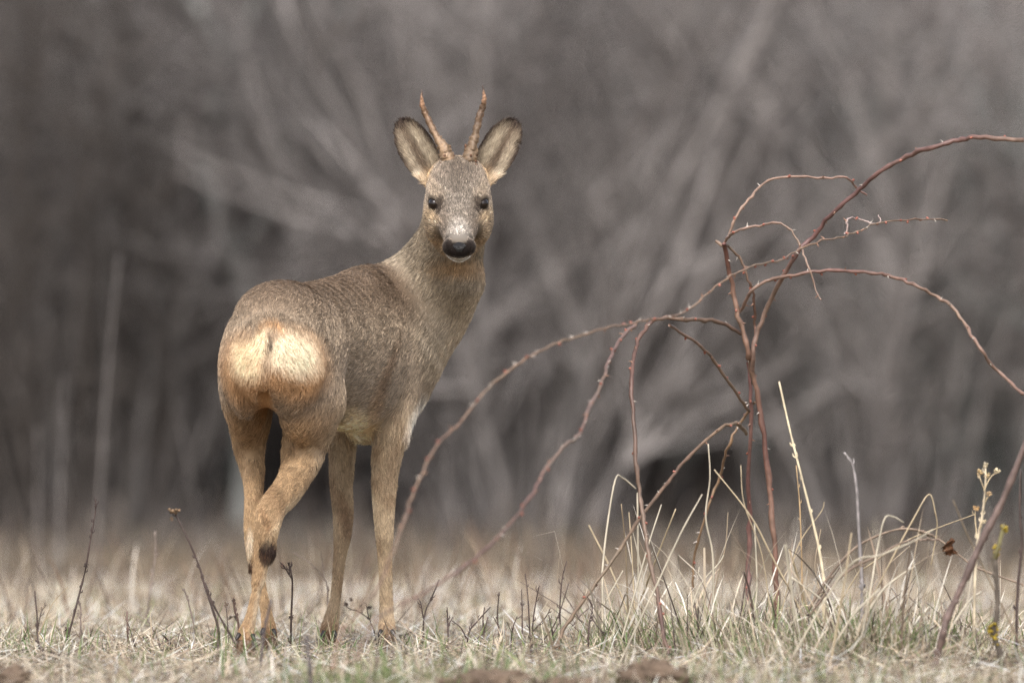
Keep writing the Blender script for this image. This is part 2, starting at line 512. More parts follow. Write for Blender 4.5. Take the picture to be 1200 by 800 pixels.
# buttocks
prims.append(Ell(P(341, 432, 0.06), (fwd, rgt, UPZ), (0.055, 0.058, 0.090), DN + rgt * 0.15, "rump", 0.021, 0.018))
prims.append(Ell(P(290, 432, 0.10), (fwd, rgt, UPZ), (0.055, 0.046, 0.090), DN - rgt * 0.15, "rump", 0.021, 0.018))
# thighs
prims.append(Ell(P(362, 440, 0.14), (unit(fwd * 0.9 + DN * 0.25), rgt, unit(UPZ + fwd * 0.25)), (0.105, 0.058, 0.135), DN - fwd * 0.5, "thigh", 0.017, 0.012))
prims.append(Ell(P(289, 438, 0.20), (fwd, rgt, UPZ), (0.085, 0.045, 0.125), DN - fwd * 0.4, "thigh", 0.017, 0.016))
# hind legs
prims.append(Chain(rows((368, 470, 0.18, 32), (357, 522, 0.18, 25.5), (350, 548, 0.13, 20), (336, 577, 0.06, 16), (322, 594, 0.02, 14.5),
                        (315.5, 614, 0.0, 13), (311.5, 640, 0.0, 10), (306, 664, 0.0, 6.4), (300.5, 692, 0.0, 5.2), (294.5, 720, 0.0, 5.8), (288.5, 742, 0.0, 8.8), (287.5, 755, 0.0, 8.2), (287, 762, 0.005, 8.0)),
                   "legs", 0.011, 0.03))
prims.append(Chain(rows((291, 470, 0.23, 24), (292, 500, 0.245, 21), (292.5, 525, 0.25, 17), (296, 553, 0.24, 12.5), (298, 581, 0.20, 9.5), (299.5, 610, 0.18, 10),
                        (300.5, 640, 0.18, 9), (305, 680, 0.19, 5.4), (311, 712, 0.19, 5.8), (315, 735, 0.19, 8), (316.5, 746, 0.195, 7.6), (317, 753, 0.20, 7.4)),
                   "legs", 0.011, 0.03))
# calcaneus points
prims.append(Chain(rows((342, 560, 0.085, 9), (324, 580, 0.022, 8.5), (311, 598, -0.008, 8), (307.5, 618, -0.012, 6.8), (305.5, 645, -0.007, 5), (303, 678, 0.0, 4)), "legs", 0.010, 0.02))
prims.append(Chain(rows((297, 545, 0.225, 8), (295, 575, 0.18, 7), (294, 600, 0.165, 6), (294, 630, 0.168, 5), (297, 662, 0.178, 4)), "legs", 0.010, 0.02))
prims.append(Ell(P(316, 642, 0.0), (np.array([1., 0, 0]), np.array([0, 1., 0]), UPZ), (0.010, 0.010, 0.020), DN, 'legs', 0.012, 0.01))
# shoulders and forelegs
prims.append(Ell(P(468, 425, 0.54), (fwd, rgt, unit(UPZ - fwd * 0.2)), (0.075, 0.045, 0.125), DN, "trunk", 0.016, 0.012))
prims.append(Ell(P(415, 430, 0.60), (fwd, rgt, UPZ), (0.07, 0.04, 0.12), DN, "trunk", 0.016, 0.02))
prims.append(Ell(P(480, 432, 0.62), (fwd, rgt, UPZ), (0.047, 0.052, 0.072), DN, "trunk", 0.017, 0.025))
prims.append(Chain(rows((459, 452, 0.535, 22), (458, 478, 0.515, 23), (456.5, 507, 0.50, 19.5), (451, 557, 0.5, 14.5), (450, 598, 0.5, 11.8), (450.5, 625, 0.495, 10),
                        (451, 650, 0.5, 8.2), (452, 680, 0.5, 7.2), (453, 715, 0.5, 7.8), (453.5, 734, 0.49, 9.3), (453.5, 745, 0.49, 8.3), (453.5, 751, 0.495, 8)), "legs", 0.011, 0.014))
prims.append(Chain(rows((402, 480, 0.57, 24), (401, 525, 0.57, 15.5), (400, 565, 0.57, 12.5), (402, 602, 0.57, 11.2), (401, 628, 0.565, 9.6),
                        (398, 654, 0.565, 7), (393.5, 697, 0.56, 5.8), (389.5, 720, 0.55, 8), (386, 736, 0.54, 9.5), (385, 746, 0.545, 8.4), (385, 751, 0.55, 8)), "legs", 0.011, 0.014))
# sternum
prims.append(Chain(rows((432, 493, 0.54, 24), (462, 478, 0.62, 19), (480, 445, 0.66, 16)), "trunk", 0.022, 0.02, flow=DN - fwd * 0.3))
# neck
prims.append(Chain(rows((462, 390, 0.60, 66), (490, 355, 0.61, 59), (513, 318, 0.58, 47), (528, 282, 0.53, 39), (534, 248, 0.48, 35), (536, 225, 0.45, 30)), "neck", 0.017, 0.03,
                   flow=None))
prims[-1].neck = True
prims.append(Chain(rows((540, 330, 0.54, 26), (521, 368, 0.60, 25), (492, 416, 0.64, 24)), "neck", 0.017, 0.03, flow=DN - np.array([0.3, 0, 0])))
# head
NOSEW = -HF * 0.7 + HU * 0.4
prims.append(Ell(hd(0, 0.010, 0.006), (HS, HF, HU), (0.062, 0.066, 0.053), NOSEW, "head", 0.013, 0.02))
for sg in (1, -1):
    prims.append(Ell(hd(sg * 0.040, 0.055, 0.008), (HS, HF, HU), (0.019, 0.030, 0.019), NOSEW, "head", 0.007, 0.014))
prims.append(Loft([list(hd(0, 0.04, -0.016)) + [0.057, 0.050], list(hd(0, 0.08, -0.025)) + [0.047, 0.046], list(hd(0, 0.115, -0.034)) + [0.036, 0.039],
                   list(hd(0, 0.145, -0.040)) + [0.0295, 0.032], list(hd(0, 0.168, -0.043)) + [0.027, 0.027]], "head", 0.008, 0.022, 4, -1, 0.0, HU))
for sg in (1, -1):
    prims.append(Ell(hd(sg * 0.044, 0.050, -0.046), (HS, HF, HU), (0.025, 0.052, 0.042), NOSEW + HS * sg * 0.5 - HU * 0.6, "head", 0.011, 0.018))
    prims.append(Ell(hd(sg * 0.0185, 0.176, -0.040), (HS, HF, HU), (0.0145, 0.014, 0.0175), NOSEW, "head", 0.003, 0.006))
prims.append(Ell(hd(0, 0.156, -0.0645), (HS, HF, HU), (0.0265, 0.022, 0.0155), -HF, "head", 0.006, 0.006))
prims.append(Chain([list(hd(0, 0.08, -0.078)) + [0.026], list(hd(0, 0.145, -0.069)) + [0.0185], list(hd(0, 0.164, -0.0655)) + [0.0145]], "head", 0.006, 0.006, flow=-HF))
prims.append(Ell(hd(0, 0.040, -0.085), (HS, HF, HU), (0.052, 0.065, 0.042), -HF - HU, 'neck', 0.018, 0.02))
for sg in (1, -1):
    prims.append(Chain([list(hd(sg * 0.022, 0.0, 0.025)) + [0.016], list(P(537 + sg * 13, 194, 0.40)) + [0.0125]], "head", 0.010, 0.012, flow=UPZ))

class Ear:
    """cupped leaf-shaped shell"""
    def __init__(s, base, tip, face, grp="ear"):
        s.b = np.asarray(base, float); t = np.asarray(tip, float); s.L = np.linalg.norm(t - s.b)
        s.l = (t - s.b) / s.L; s.n = unit(np.asarray(face, float) - s.l * (np.asarray(face, float) @ s.l)); s.w = np.cross(s.l, s.n)
        s.grp = grp; s.ln = 0.008; s.k = 0.010; s.sub = False
        s.lo = np.minimum(s.b, t) - 0.05; s.hi = np.maximum(s.b, t) + 0.05
        s.T = np.array([-0.15, 0, 0.15, 0.35, 0.55, 0.72, 0.86, 0.95, 1.0])
        s.W = np.array([0.012, 0.022, 0.0310, 0.0370, 0.0370, 0.0330, 0.0245, 0.0150, 0.0])
    def loc(s, X):
        q = X - s.b; return q @ s.l / s.L, q @ s.w, q @ s.n
    def dist(s, X):
        l, w_, n = s.loc(X)
        W = np.interp(l, s.T, s.W); depth = np.interp(l, [0, 0.3, 1], [0.026, 0.020, 0.010])
        n0 = depth * np.clip(np.abs(w_) / np.maximum(W, 0.004), 0, 1.3) ** 2 - depth - 0.010 * np.clip(l, 0, 1) ** 2
        th = np.interp(l, [0, 0.4, 1], [0.0055, 0.0036, 0.0028])
        d1 = (np.abs(n - n0) - th) * 0.75
        d2 = (np.abs(w_) - W) * 0.85
        d3 = np.maximum((l - 1) * s.L, (-0.1 - l) * s.L)
        return np.maximum(np.maximum(d1, d2), d3)
    def flow(s, X):
        l, w_, n = s.loc(X)
        W = np.interp(l, s.T, s.W)
        return s.l[None] * 1.0 + s.w[None] * (w_ / np.maximum(W, 0.01) * 0.35)[:, None]
earL = Ear(P(508, 209, 0.44), P(467, 138, 0.46), (-0.15, -1, 0.05)); prims.append(earL)
earR = Ear(P(565, 209, 0.44), P(606, 138, 0.46), (0.12, -1, 0.05)); prims.append(earR)

cuts = []   # groove between the buttocks, eye sockets, ear notch
cuts.append((Ell(P(611, 172, 0.455), (earR.w, earR.l, earR.n), (0.016, 0.0035, 0.03), DN, 'x', 0), 0.002))
cuts.append((Chain(rows((318, 390, 0.004, 4), (313, 430, 0.008, 7.5), (310, 465, 0.022, 8.5), (312, 505, 0.08, 10)), "x", 0), 0.014))

def sdf(X):
    d = np.full(len(X), 1e3, np.float64)
    for p in prims:
        m = np.all((X > p.lo - 0.03) & (X < p.hi + 0.03), axis=1)
        if not m.any(): continue
        e = p.dist(X[m]); dm = d[m]; k = p.k
        h = np.clip(0.5 + 0.5 * (dm - e) / k, 0, 1)
        d[m] = dm * (1 - h) + e * h - k * h * (1 - h)
    for p, k in cuts:
        m = np.all((X > p.lo - 0.03) & (X < p.hi + 0.03), axis=1)
        e = -p.dist(X[m]); dm = d[m]
        h = np.clip(0.5 - 0.5 * (dm - e) / k, 0, 1)
        d[m] = dm * (1 - h) + e * h + k * h * (1 - h)
    return d

def surface_nets(f, lo, hi, vox, blk=8):
    lo = np.asarray(lo, float); n = (np.ceil((np.asarray(hi) - lo) / vox / blk).astype(int)) * blk
    nb = n // blk
    bi = np.stack(np.meshgrid(*[np.arange(k) for k in nb], indexing="ij"), -1).reshape(-1, 3)
    bc = lo + (bi * blk + blk / 2) * vox
    bd = f(bc)
    D = np.ones(tuple(n), np.float32)
    near = np.abs(bd) < blk * vox * 1.75
    off = np.stack(np.meshgrid(*[np.arange(blk)] * 3, indexing="ij"), -1).reshape(-1, 3)
    for q in bi[~near & (bd < 0)]:
        a = q * blk; D[a[0]:a[0] + blk, a[1]:a[1] + blk, a[2]:a[2] + blk] = -1
    idx = bi[near]
    for s0 in range(0, len(idx), 600):
        g = (idx[s0:s0 + 600, None, :] * blk + off[None]).reshape(-1, 3)
        D[g[:, 0], g[:, 1], g[:, 2]] = f(lo + g * vox)
    I = D < 0
    c = np.zeros(tuple(n - 1), np.uint8)
    for dx in (0, 1):
        for dy in (0, 1):
            for dz in (0, 1):
                c += I[dx:n[0] - 1 + dx, dy:n[1] - 1 + dy, dz:n[2] - 1 + dz]
    act = (c > 0) & (c < 8)
    cell = np.argwhere(act); cid = np.full(act.shape, -1, np.int32); cid[act] = np.arange(len(cell))
    sm = np.zeros((len(cell), 3)); ct = np.zeros(len(cell))
    cor = np.array([[a, b, c_] for a in (0, 1) for b in (0, 1) for c_ in (0, 1)])
    val = np.stack([D[tuple((cell + o).T)] for o in cor], 1)
    for a in range(8):
        for b in range(a + 1, 8):
            if np.abs(cor[a] - cor[b]).sum() != 1: continue
            m = (val[:, a] < 0) != (val[:, b] < 0)
            t = val[m, a] / (val[m, a] - val[m, b])
            sm[m] += cor[a] + t[:, None] * (cor[b] - cor[a]); ct[m] += 1
    V = lo + (cell + sm / ct[:, None]) * vox
    F = []
    for ax in range(3):
        o = [0, 0, 0]; o[ax] = 1
        A = I[:n[0] - o[0], :n[1] - o[1], :n[2] - o[2]]; B_ = I[o[0]:, o[1]:, o[2]:]
        e = np.argwhere(A != B_)
        u, v = [(1, 2), (2, 0), (0, 1)][ax]
        ok = (e[:, u] > 0) & (e[:, v] > 0) & np.all(e < np.array(n) - 1, axis=1)
        e = e[ok]; ins = A[tuple(e.T)]
        du = np.zeros(3, int); du[u] = 1; dv = np.zeros(3, int); dv[v] = 1
        q = np.stack([cid[tuple((e - du - dv).T)], cid[tuple((e - dv).T)], cid[tuple(e.T)], cid[tuple((e - du).T)]], 1)
        q[~ins] = q[~ins][:, ::-1]
        F.append(q)
    F = np.concatenate(F); F = F[(F >= 0).all(1)]
    return V, F

VOX = 0.0034
BV, BF = surface_nets(sdf, (-0.64, -0.10, 0.0), (0.05, 0.86, 1.12), VOX)
def grad(f, X, e=0.0015):
    g = np.stack([f(X + np.eye(3)[k] * e) - f(X - np.eye(3)[k] * e) for k in range(3)], 1)
    return g / (np.linalg.norm(g, axis=1)[:, None] + 1e-12)

# ---- coat colour: fixed to the animal's own regions
def cproj(X):
    k = (X[:, 1] - CAMY) / 26.0 / 600.0
    return 600 + X[:, 0] / k, 400 - (X[:, 2] - CAMZ) / k
def blob(px, py, cx, cy, rx, ry, ang=0, soft=0.5):
    a = rad(ang); dx, dy = px - cx, py - cy
    u = (dx * math.cos(a) + dy * math.sin(a)) / rx; v = (-dx * math.sin(a) + dy * math.cos(a)) / ry
    return 1 - np.clip((np.sqrt(u * u + v * v) - (1 - soft)) / (2 * soft), 0, 1)
def sstep(x, a, b):
    t = np.clip((x - a) / (b - a), 0, 1); return t * t * (3 - 2 * t)

groups = ["trunk", "rump", "thigh", "legs", "neck", "head", "ear"]
def prim_weights(X):
    W = {g: np.zeros(len(X)) for g in groups}
    fl = np.zeros((len(X), 3)); ln = np.zeros(len(X)); sw = np.zeros(len(X)) + 1e-12
    D = np.stack([np.where(np.all((X > p.lo - 0.05) & (X < p.hi + 0.05), axis=1), 0, 1e3) for p in prims], 1)
    for j, p in enumerate(prims):
        m = D[:, j] == 0
        if m.any(): D[m, j] = p.dist(X[m])
    D0 = D.min(1)
    for j, p in enumerate(prims):
        wt = np.exp(-np.clip(D[:, j] - D0, 0, 1) / 0.007); m = wt > 1e-4
        if not m.any(): continue
        W[p.grp][m] += wt[m]
        f = p.flow(X[m])
        if getattr(p, "neck", False): f = -f if False else f * -1.0
        fl[m] += wt[m, None] * f; ln[m] += wt[m] * p.ln; sw[m] += wt[m]
    for g in groups: W[g] /= sw
    return W, fl, ln / sw

def mixc(c, col, w_): return c * (1 - w_[:, None]) + np.asarray(col)[None] * w_[:, None]

def coat(X, Nn, W):
    px, py = cproj(X); Y = X[:, 1]
    c = np.zeros((len(X), 3)) + lin(156, 139, 119)
    front = Nn[:, 1] < 0.3
    # trunk: darker saddle along the back, paler flank
    z = X[:, 2]
    back = sstep(z, 0.62, 0.735) * (W["trunk"] + W["rump"] + W["thigh"])
    c = mixc(c, lin(128, 108, 90), np.clip(back, 0, 1) * 0.8)
    # rump brown above and round the mirror
    c = mixc(c, lin(130, 109, 90), np.clip(W["rump"] + W["thigh"] * 0.6, 0, 1) * 0.6)
    # lower thigh and legs: ochre tan
    leg = np.clip(W["legs"] + W["thigh"] * sstep(-z, -0.52, -0.42), 0, 1)
    hind = sstep(-X[:, 0], 0.35, 0.40)
    c = mixc(c, lin(172, 142, 106), leg * 0.8 * hind)
    c = mixc(c, lin(166, 146, 119), leg * 0.85 * (1 - hind))
    # inside of legs paler
    # belly and groin cream
    bel = blob(px, py, 413, 505, 30, 23, -5, 0.4) * (Y > 0.2) * (W["trunk"] > 0.4)
    c = mixc(c, lin(250, 228, 190), bel)
    c = mixc(c, lin(74, 56, 42), blob(px, py, 402, 488, 9, 7, 0, 0.6) * (Y > 0.2) * (W["trunk"] > 0.3) * 0.7)
    # neck: grey beige; front edge painted pale as a lit rim; dark fold behind
    c = mixc(c, lin(150, 137, 118), W["neck"] * 0.8)
    c = mixc(c, lin(92, 76, 62), blob(px, py, 473, 341, 17, 44, -43, 0.6) * (W["neck"] + W["trunk"]) * 0.75)  # dark fur of the fold, placed to cancel light on the neck base
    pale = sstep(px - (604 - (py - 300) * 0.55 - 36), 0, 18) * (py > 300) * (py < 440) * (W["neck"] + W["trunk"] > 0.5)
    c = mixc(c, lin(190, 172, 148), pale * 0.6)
    c = mixc(c, lin(184, 142, 94), blob(px, py, 541, 312, 28, 9, 0, 0.7) * W["neck"] * 0.5)
    # white brisket tuft
    c = mixc(c, lin(236, 228, 214), blob(px, py, 490, 484, 8, 24, 28, 0.4) * sstep(Nn[:, 0], 0.45, 0.8))
    # orange tan stripe behind the elbow
    c = mixc(c, lin(178, 138, 96), blob(px, py, 444, 478, 7, 40, 14, 0.6) * (W["trunk"] > 0.5) * 0.35)
    c = mixc(c, lin(112, 90, 70), blob(px, py, 459, 430, 5, 36, 16, 0.6) * (W["trunk"] > 0.5) * 0.75)  # dark line paints shade into the shoulder crease
    # rump mirror
    rear = (Y < 0.20)
    wob = 5 * (vnoise(px * 0.12, py * 0.12, 4) - 0.5)
    m1 = np.maximum(blob(px + wob, py, 341, 410, 31, 23, 22, 0.34), blob(px, py + wob, 322, 400, 13, 22, -25, 0.3))
    m2 = np.maximum(blob(px + wob, py, 291, 417, 18, 23, -10, 0.35), blob(px, py, 306, 402, 13, 18, 25, 0.3))
    o1 = np.maximum(blob(px, py, 342, 424, 42, 40, 15, 0.3), blob(px, py, 290, 430, 27, 42, -8, 0.3))
    o1 = np.maximum(o1, blob(px, py, 318, 385, 17, 14, 0, 0.3))
    c = mixc(c, lin(184, 140, 96), o1 * rear * 0.75)
    c = mixc(c, lin(247, 229, 200), m1 * rear)
    c = mixc(c, lin(246, 222, 186), m2 * rear)
    cl = blob(px, py, 312.5, 418, 4.0, 32, 6, 0.5) * rear  # cleft between the lobes darkened as painted groove shade
    c = mixc(c, lin(172, 148, 124), cl * 0.6)
    c = mixc(c, lin(150, 122, 98), blob(px, py, 320, 388, 6, 6, 0, 0.5) * rear * 0.8)
    c = mixc(c, lin(34, 28, 26), blob(px, py, 316.5, 399, 3, 6, 0, 0.5) * rear * 0.9)
    c = mixc(c, lin(176, 132, 88), blob(px, py, 312, 470, 9, 26, 0, 0.6) * rear * 0.8)
    # gland tufts on the cannons
    c = mixc(c, lin(52, 38, 32), blob(px, py, 315, 643, 10.5, 15, 0, 0.18) * (Y < 0.10) * W["legs"])
    c = mixc(c, lin(60, 46, 42), blob(px, py, 291, 664, 7.5, 11, 0, 0.2) * (Y > 0.10) * W["legs"])
    c = mixc(c, lin(222, 204, 180), blob(px, py, 292, 634, 4, 18, 0, 0.4) * (Y > 0.10) * (Y < 0.35) * W["legs"] * 0.8)
    c = mixc(c, lin(208, 190, 164), blob(px, py, 304, 700, 3.4, 42, 14, 0.4) * (Y < 0.10) * W["legs"] * 0.6)
    lg = W["legs"] * (Y < 0.12)
    c = mixc(c, lin(128, 94, 64), blob(px, py, 313, 606, 3.5, 16, -20, 0.6) * lg * 0.6)  # hind leg crease shade painted into the fur
    c = mixc(c, lin(206, 186, 156), blob(px, py, 338, 600, 6, 30, 38, 0.6) * lg * 0.6)
    spk = (vnoise(px * 0.55, py * 0.35, 71) > 0.70) * sstep(py, 590, 650)
    c = mixc(c, lin(104, 76, 54), spk * lg * 0.45)
    c = mixc(c, lin(120, 90, 64), sstep(vnoise(px * 0.09, py * 0.05, 72), 0.5, 0.8) * W["legs"] * 0.35)
    c = mixc(c, lin(150, 116, 80), W["thigh"] * sstep(py, 450, 500) * 0.5)
    # soiled feet
    c = mixc(c, lin(146, 104, 72), sstep(-z, -0.07, -0.02) * W["legs"] * 0.6)
    c = mixc(c, lin(206, 188, 160), blob(px, py, 435, 590, 3.5, 60, -3, 0.4) * W["legs"] * (Y > 0.4) * 0.7)
    c = mixc(c, lin(206, 188, 160), blob(px, py, 416, 560, 3.0, 40, 0, 0.4) * W["legs"] * (Y > 0.4) * 0.8)
    c = mixc(c, lin(116, 92, 72), blob(px, py, 404, 600, 5, 24, -10, 0.6) * W["legs"] * (Y > 0.4) * 0.7)  # streaks of leg shading put into the coat of both forelegs
    c = mixc(c, lin(120, 98, 78), blob(px, py, 460, 540, 8, 34, 8, 0.6) * W["legs"] * (Y > 0.4) * 0.55)
    # head
    q = X - H0; hs_, hf_, hu_ = q @ HS, q @ HF, q @ HU
    h = W["head"]
    hc = np.zeros((len(X), 3)) + lin(146, 131, 115)
    hc = mixc(hc, lin(134, 123, 111), blob(hs_, hf_, 0, 0.09, 0.046, 0.090, 0, 0.5) * sstep(hu_, -0.05, -0.03))
    hc = mixc(hc, lin(86, 72, 60), blob(hs_, hf_, 0, 0.035, 0.034, 0.034, 0, 0.6) * sstep(hu_, -0.012, 0.018) * 0.6)
    hc = mixc(hc, lin(162, 141, 114), sstep(np.abs(hs_), 0.036, 0.050) * (hf_ > 0.06) * sstep(-hu_, 0.0, 0.03) * 0.7)
    hc = mixc(hc, lin(150, 132, 110), blob(np.abs(hs_), hu_, 0.046, 0.022, 0.016, 0.009, 0, 0.5) * 0.45)
    hc = mixc(hc, lin(186, 160, 126), blob(np.abs(hs_), hu_, 0.048, -0.020, 0.014, 0.009, 0, 0.5) * 0.5)
    hc = mixc(hc, lin(104, 90, 78), blob(np.abs(hs_), hf_, 0.030, 0.125, 0.008, 0.035, 0, 0.6) * 0.5)
    hc = mixc(hc, lin(176, 167, 157), blob(hs_, hf_, 0, 0.161, 0.0175, 0.018, 0, 0.7) * (hu_ > -0.034))
    hc = mixc(hc, lin(182, 150, 110), sstep(-hu_, 0.062, 0.078) * sstep(hf_, 0.03, 0.08) * 0.85)
    hc = mixc(hc, lin(50, 42, 39), np.maximum((1 - sstep(((hs_ / 0.0275) ** 4 + ((hu_ + 0.0385) / 0.0142) ** 4) ** 0.25, 0.88, 1.08)) * sstep(hf_, 0.156, 0.164), blob(np.abs(hs_), hu_, 0.0215, -0.0375, 0.0100, 0.0140, 0, 0.2) * sstep(hf_, 0.156, 0.166)))
    hc = mixc(hc, lin(40, 33, 31), blob(np.abs(hs_), hu_, 0.0, -0.0535, 0.020, 0.0028, 0, 0.3) * sstep(hf_, 0.158, 0.166))
    hc = mixc(hc, lin(232, 227, 219), blob(hs_, hu_, 0, -0.0680, 0.0215, 0.0125, 0, 0.2) * sstep(hf_, 0.132, 0.150))
    # dark rims of the eyes
    for sg in (1, -1):
        e = eyeL if sg < 0 else eyeR
        de = np.linalg.norm(X - e, axis=1)
        hc = mixc(hc, lin(34, 27, 24), 1 - sstep(de, EYE_R + 0.0012, EYE_R + 0.0045))
    hc = mixc(hc, lin(60, 48, 42), blob(np.abs(hs_), hf_, 0.0375, 0.094, 0.006, 0.010, 0, 0.5) * (hu_ > -0.03) * 0.7)
    # ginger ring at the antler feet and ear roots
    hc = mixc(hc, lin(168, 140, 106), sstep(-hf_, -0.004, 0.012) * (hu_ > 0.02) * 0.4)
    hc = mixc(hc, lin(186, 150, 106), blob(np.abs(hs_), hf_, 0.063, 0.000, 0.010, 0.022, 0, 0.5) * 0.8)
    hc = hc * 0.86
    c = c * (1 - h[:, None]) + hc * h[:, None]
    # ears: dark rim, pale inside, grey brown outside
    for E in (earL, earR):
        l, w_, n = E.loc(X)
        m = W["ear"] * ((l > -0.3) & (l < 1.2) & (np.abs(w_) < 0.06) & (np.linalg.norm(X - E.b - E.l * E.L / 2, axis=1) < 0.10))
        Wd = np.interp(l, E.T, E.W)
        ec = np.zeros((len(X), 3)) + lin(108, 92, 76)
        inside = (Nn @ E.n) > 0.05
        si = 1 if (E.w[0] > 0) == (E is earL) else -1
        stre = 0.75 + 0.7 * (vnoise(w_ * 420, l * 5, 8) - 0.4)
        pal = np.maximum(blob(w_, l, 0.012 * si, 0.34, 0.017, 0.44, 0, 0.4), 0.65 * blob(w_, l, -0.017 * si, 0.40, 0.013, 0.36, 0, 0.5)) * inside * np.clip(stre, 0, 1)
        ec = mixc(ec, lin(182, 168, 146), pal)
        ec = mixc(ec, lin(92, 76, 62), blob(w_, l, -0.003 * si, 0.32, 0.0085, 0.44, 0, 0.5) * inside * 0.85)  # dark hair streak, deepened as painted shade inside the cup
        ec = mixc(ec, lin(216, 204, 184), blob(w_, l, -0.022 * si, 0.03, 0.012, 0.12, 0, 0.5))
        rim = sstep(np.abs(w_) - Wd, -0.013, -0.003)
        rim = np.maximum(rim, sstep(l, 0.74, 0.93))
        ec = mixc(ec, lin(52, 42, 38), rim * sstep(l, 0.15, 0.5) * 0.9)
        ec = mixc(ec, lin(178, 148, 112), sstep(-l, -0.18, -0.02) * 0.7)
        c = c * (1 - m[:, None]) + ec * m[:, None]
    return c

EYE_R = 0.0122
eyeL = hd(-0.0474, 0.0772, 0.0008); eyeR = hd(0.0474, 0.0772, 0.0008)

BN = grad(sdf, BV)
BW, _, _ = prim_weights(BV)
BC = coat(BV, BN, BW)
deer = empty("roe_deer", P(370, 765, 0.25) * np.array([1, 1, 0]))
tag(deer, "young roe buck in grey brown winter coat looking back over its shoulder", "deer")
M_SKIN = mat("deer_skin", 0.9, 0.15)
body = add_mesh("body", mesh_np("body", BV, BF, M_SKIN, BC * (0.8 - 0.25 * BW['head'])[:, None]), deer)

# ---- fur
tri = np.concatenate([BF[:, [0, 1, 2]], BF[:, [0, 2, 3]]])
A, B_, C_ = BV[tri[:, 0]], BV[tri[:, 1]], BV[tri[:, 2]]
area = 0.5 * np.linalg.norm(np.cross(B_ - A, C_ - A), axis=1)
cen = (A + B_ + C_) / 3
q = cen - H0; hf_c = q @ HF
ishead = (np.linalg.norm(cen - hd(0, 0.08, 0), axis=1) < 0.15) & (cen[:, 2] > 0.70)
isleg = cen[:, 2] < 0.36
dens = area * np.where(ishead, 5.0, np.where(isleg, 2.0, 1.0))
dens *= np.where((cen[:, 1] > 0.75), 0.4, 1) * np.where(np.linalg.norm(cen - hd(0, 0.165, -0.035), axis=1) < 0.05, 2.2, 1)
r = rng_of(5)
NH = 460000
ti = r.choice(len(tri), NH, p=dens / dens.sum())
u, v = r.random(NH), r.random(NH); fl_ = u + v > 1; u[fl_] = 1 - u[fl_]; v[fl_] = 1 - v[fl_]
R0 = A[ti] + u[:, None] * (B_[ti] - A[ti]) + v[:, None] * (C_[ti] - A[ti])
n_ = BN[tri[ti, 0]] * (1 - u - v)[:, None] + BN[tri[ti, 1]] * u[:, None] + BN[tri[ti, 2]] * v[:, None]
n_ /= np.linalg.norm(n_, axis=1)[:, None] + 1e-9
W, fl, ln = prim_weights(R0)
hc = coat(R0, n_, W)
px, py = cproj(R0)
rear = R0[:, 1] < 0.20
mirror = np.maximum(blob(px, py, 342, 420, 40, 34, 20, 0.3), blob(px, py, 290, 425, 25, 36, -8, 0.3)) * rear
out_v = np.stack([np.clip((px - 313) / 18, -1, 1) * 0.6, np.zeros(NH), -0.9 * np.ones(NH)], 1)
fl = fl * (1 - mirror[:, None]) + out_v * mirror[:, None]
ln = ln * (1 + 0.25 * mirror)
ln = np.where(W['legs'] > 0.01, ln * (1 + W['legs'] * np.interp(R0[:, 2], [0.2, 0.46], [0, 1.0])), ln)
ln = ln * (1 - 0.6 * blob(px, py, 311, 468, 14, 20, 0, 0.5) * rear)
brisk = blob(px, py, 490, 484, 9, 26, 28, 0.4) * (n_[:, 0] > 0.4)
ln = ln * (1 + 0.8 * brisk)
gl = np.maximum(blob(px, py, 314, 643, 10, 14, 0, 0.3) * (R0[:, 1] < .1), blob(px, py, 290, 664, 7, 9, 0, 0.3) * (R0[:, 1] > .1)) * W["legs"]
ln = ln * (1 + 0.5 * gl)
inner = np.zeros(NH, bool)
for E in (earL, earR):
    l, w_, n = E.loc(R0)
    inn = (W["ear"] > 0.5) & ((n_ @ E.n) > 0.1) & (np.abs(w_) < 0.06) & (np.linalg.norm(R0 - E.b - E.l * E.L / 2, axis=1) < 0.10)
    inner |= inn
ln = np.where(inner, 0.013, ln)
for E in (earL, earR):
    l, w_, n = E.loc(R0)
    rimm = (W['ear'] > 0.5) & (np.linalg.norm(R0 - E.b - E.l * E.L / 2, axis=1) < 0.10) & ((np.abs(w_) > np.interp(l, E.T, E.W) - 0.006) | (l > 0.88)) & (l > 0.15)
    ln = np.where(rimm, 0.005, ln)
q = R0 - H0; hs_, hf_, hu_ = q @ HS, q @ HF, q @ HU
ln = np.where((W["head"] > 0.3) & (hf_ > 0.125) & (hu_ < -0.045), np.minimum(ln, 0.005), ln)
ln = np.where((W["head"] > 0.5) & (hf_ > 0.150), np.minimum(ln, 0.0075), ln)
# swirl and clump variation of the lie
def n3(X, s, seed): return vnoise(X[:, 0] * s + X[:, 1] * s * 0.7, X[:, 2] * s - X[:, 1] * s * 0.5, seed) - 0.5
jit = np.stack([n3(R0, 45, 1), n3(R0, 45, 2), n3(R0, 45, 3)], 1) * 0.35 + np.stack([n3(R0, 140, 6), n3(R0, 140, 7), n3(R0, 140, 8)], 1) * 0.4 + r.normal(size=(NH, 3)) * 0.16
fl = fl / (np.linalg.norm(fl, axis=1)[:, None] + 1e-9) + jit
fl = fl - n_ * (fl * n_).sum(1)[:, None]; fl /= np.linalg.norm(fl, axis=1)[:, None] + 1e-9
lift = 0.20 + 0.14 * r.random(NH) + 0.25 * mirror + 0.25 * brisk
d0 = fl * np.cos(lift)[:, None] + n_ * np.sin(lift)[:, None]
ln = ln * (0.65 + 0.6 * r.random(NH))
keep = np.ones(NH, bool)
for e in (eyeL, eyeR): keep &= np.linalg.norm(R0 - e, axis=1) > EYE_R + 0.0036
noseC = hd(0, 0.1835, -0.0362)
